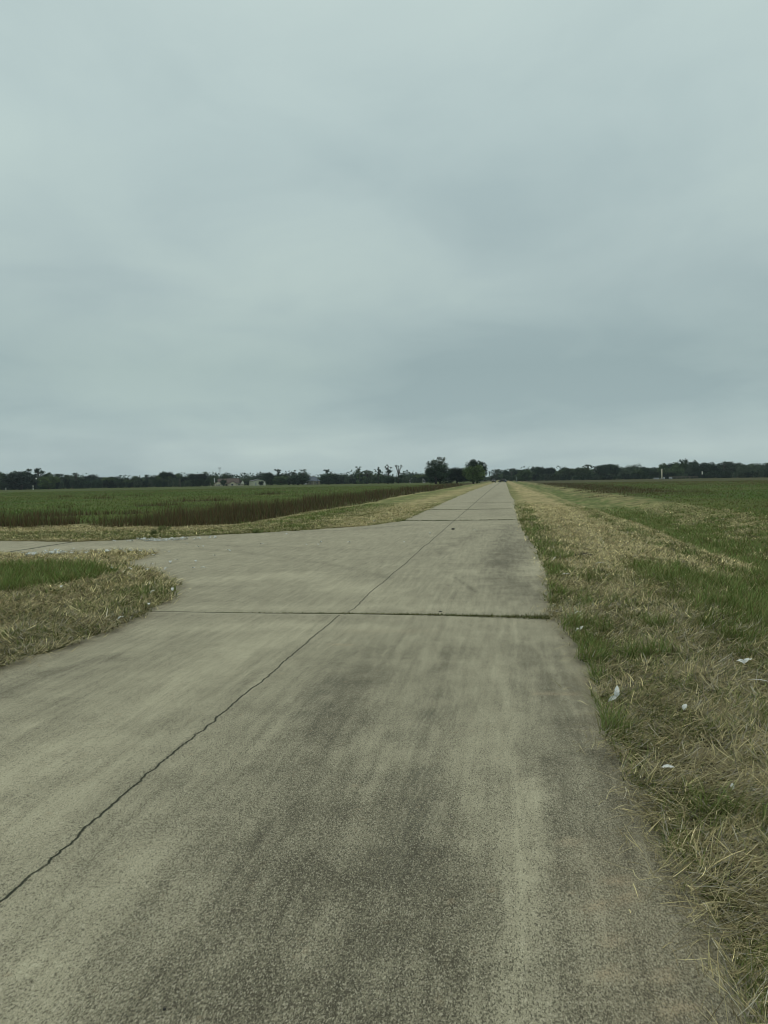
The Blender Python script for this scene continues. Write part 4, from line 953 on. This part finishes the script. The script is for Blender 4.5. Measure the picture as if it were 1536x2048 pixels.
for px, py in lone: scrap(px, py, random.uniform(.7, 1.25), 'lone white feather lying on the open concrete of the junction', 'feathers on the open junction')
for q in range(105):
    px = 318 + random.gauss(0, 26) if q < 75 else random.uniform(225, 440); py = 1080.5 - (px-300)*.042 + random.gauss(0, 1.6 if q < 75 else 1.0) + .6
    scrap(px, py, random.uniform(.7, 1.5), 'white feather in the drift along the far edge of the side road', 'feathers drifted along the far edge of the side road')
for q in range(95):
    px = random.choice([random.uniform(45, 135), random.gauss(112, 9), random.uniform(55, 75), random.uniform(130, 312)]); py = np.interp(px, [40, 70, 120, 200, 312], [1111, 1112, 1108, 1107, 1107]) + random.gauss(0, 2.4 if px < 140 else 4.0)
    scrap(px, py, random.uniform(.7, 1.5), 'white feather in the drift along the near edge of the side road', 'feathers drifted along the near edge of the side road', .02)
# dark clod, pebbles
def stone(name, px, py, s, c, label, cat, flat=.5):
    x, y = flat_at(px, py); r = np.random.default_rng(int(px)); m_ = MB(); pts = []
    for l, (rr_, zz_) in enumerate([(.75, 0), (1, .3), (.85, .7), (.4, 1.0)]):
        for a in range(9): k_ = rr_*r.uniform(.82, 1.15); pts.append((math.cos(a*.698)*k_*s[0], math.sin(a*.698)*k_*s[1], zz_*s[2]))
    m_.poly(pts, [(l*9+a, l*9+(a+1) % 9, l*9+9+(a+1) % 9, l*9+9+a) for l in range(3) for a in range(9)] + [tuple(range(27, 36)), tuple(range(8, -1, -1))])
    o = m_.build(name, c, None, True); sdv = float(road_sd(np.array([x]), np.array([y]))[0]); o.location = (x, y, float(land(x, y)) + (0.0 if sdv < 0 else .03)); o.rotation_euler = (0, 0, px*.1); tag(o, label, cat); return o
M['dirt'] = simple('dark_soil', (.030, .026, .020), .95, .3, 20); M['pebble'] = simple('dark_pebble', (.030, .031, .030), .8, .2, 60); M['greystone'] = simple('grey_pebble', (.36, .35, .30), .8, .2, 60)
stone('soil_clod', 1166, 1112, (.26, .09, .06), M['dirt'], 'flat dark clod of soil in the verge beside the road', 'clod')
stone('pebble', 329, 2019, (.008, .006, .005), M['pebble'], 'black pebble on the concrete nearest the viewer', 'pebble')
stone('pebble', 906, 1059, (.08, .05, .05), M['pebble'], 'dark stone lying by the lengthwise crack far beyond the joint', 'pebble')
stone('pebble', 41, 1853, (.004, .004, .003), M['pebble'], 'tiny dark pebble on the concrete near the start of the crack', 'pebble')
stone('pebble', 881, 1224, (.03, .012, .012), M['pebble'], 'small dark pebble on the concrete right behind the joint', 'pebble')
stone('pebble', 381, 1806, (.004, .004, .003), M['greystone'], 'tiny pale pebble on the dark stained concrete', 'pebble')

# ------------------------------------------------------------------ haze
mh = bpy.data.materials.new('haze_air'); mh.use_nodes = True; t = mh.node_tree; t.nodes.clear()
pv = t.nodes.new('ShaderNodeVolumePrincipled'); pv.inputs['Color'].default_value = (.74, .88, 1.0, 1); pv.inputs['Density'].default_value = .00010; pv.inputs['Anisotropy'].default_value = .2
oo = t.nodes.new('ShaderNodeOutputMaterial'); t.links.new(pv.outputs[0], oo.inputs['Volume'])
hz = MB().box(-2700, 2700, -60, 3700, -12, 45).build('haze', mh); tag(hz, 'thin pale haze over the fields', 'haze', kind='stuff')
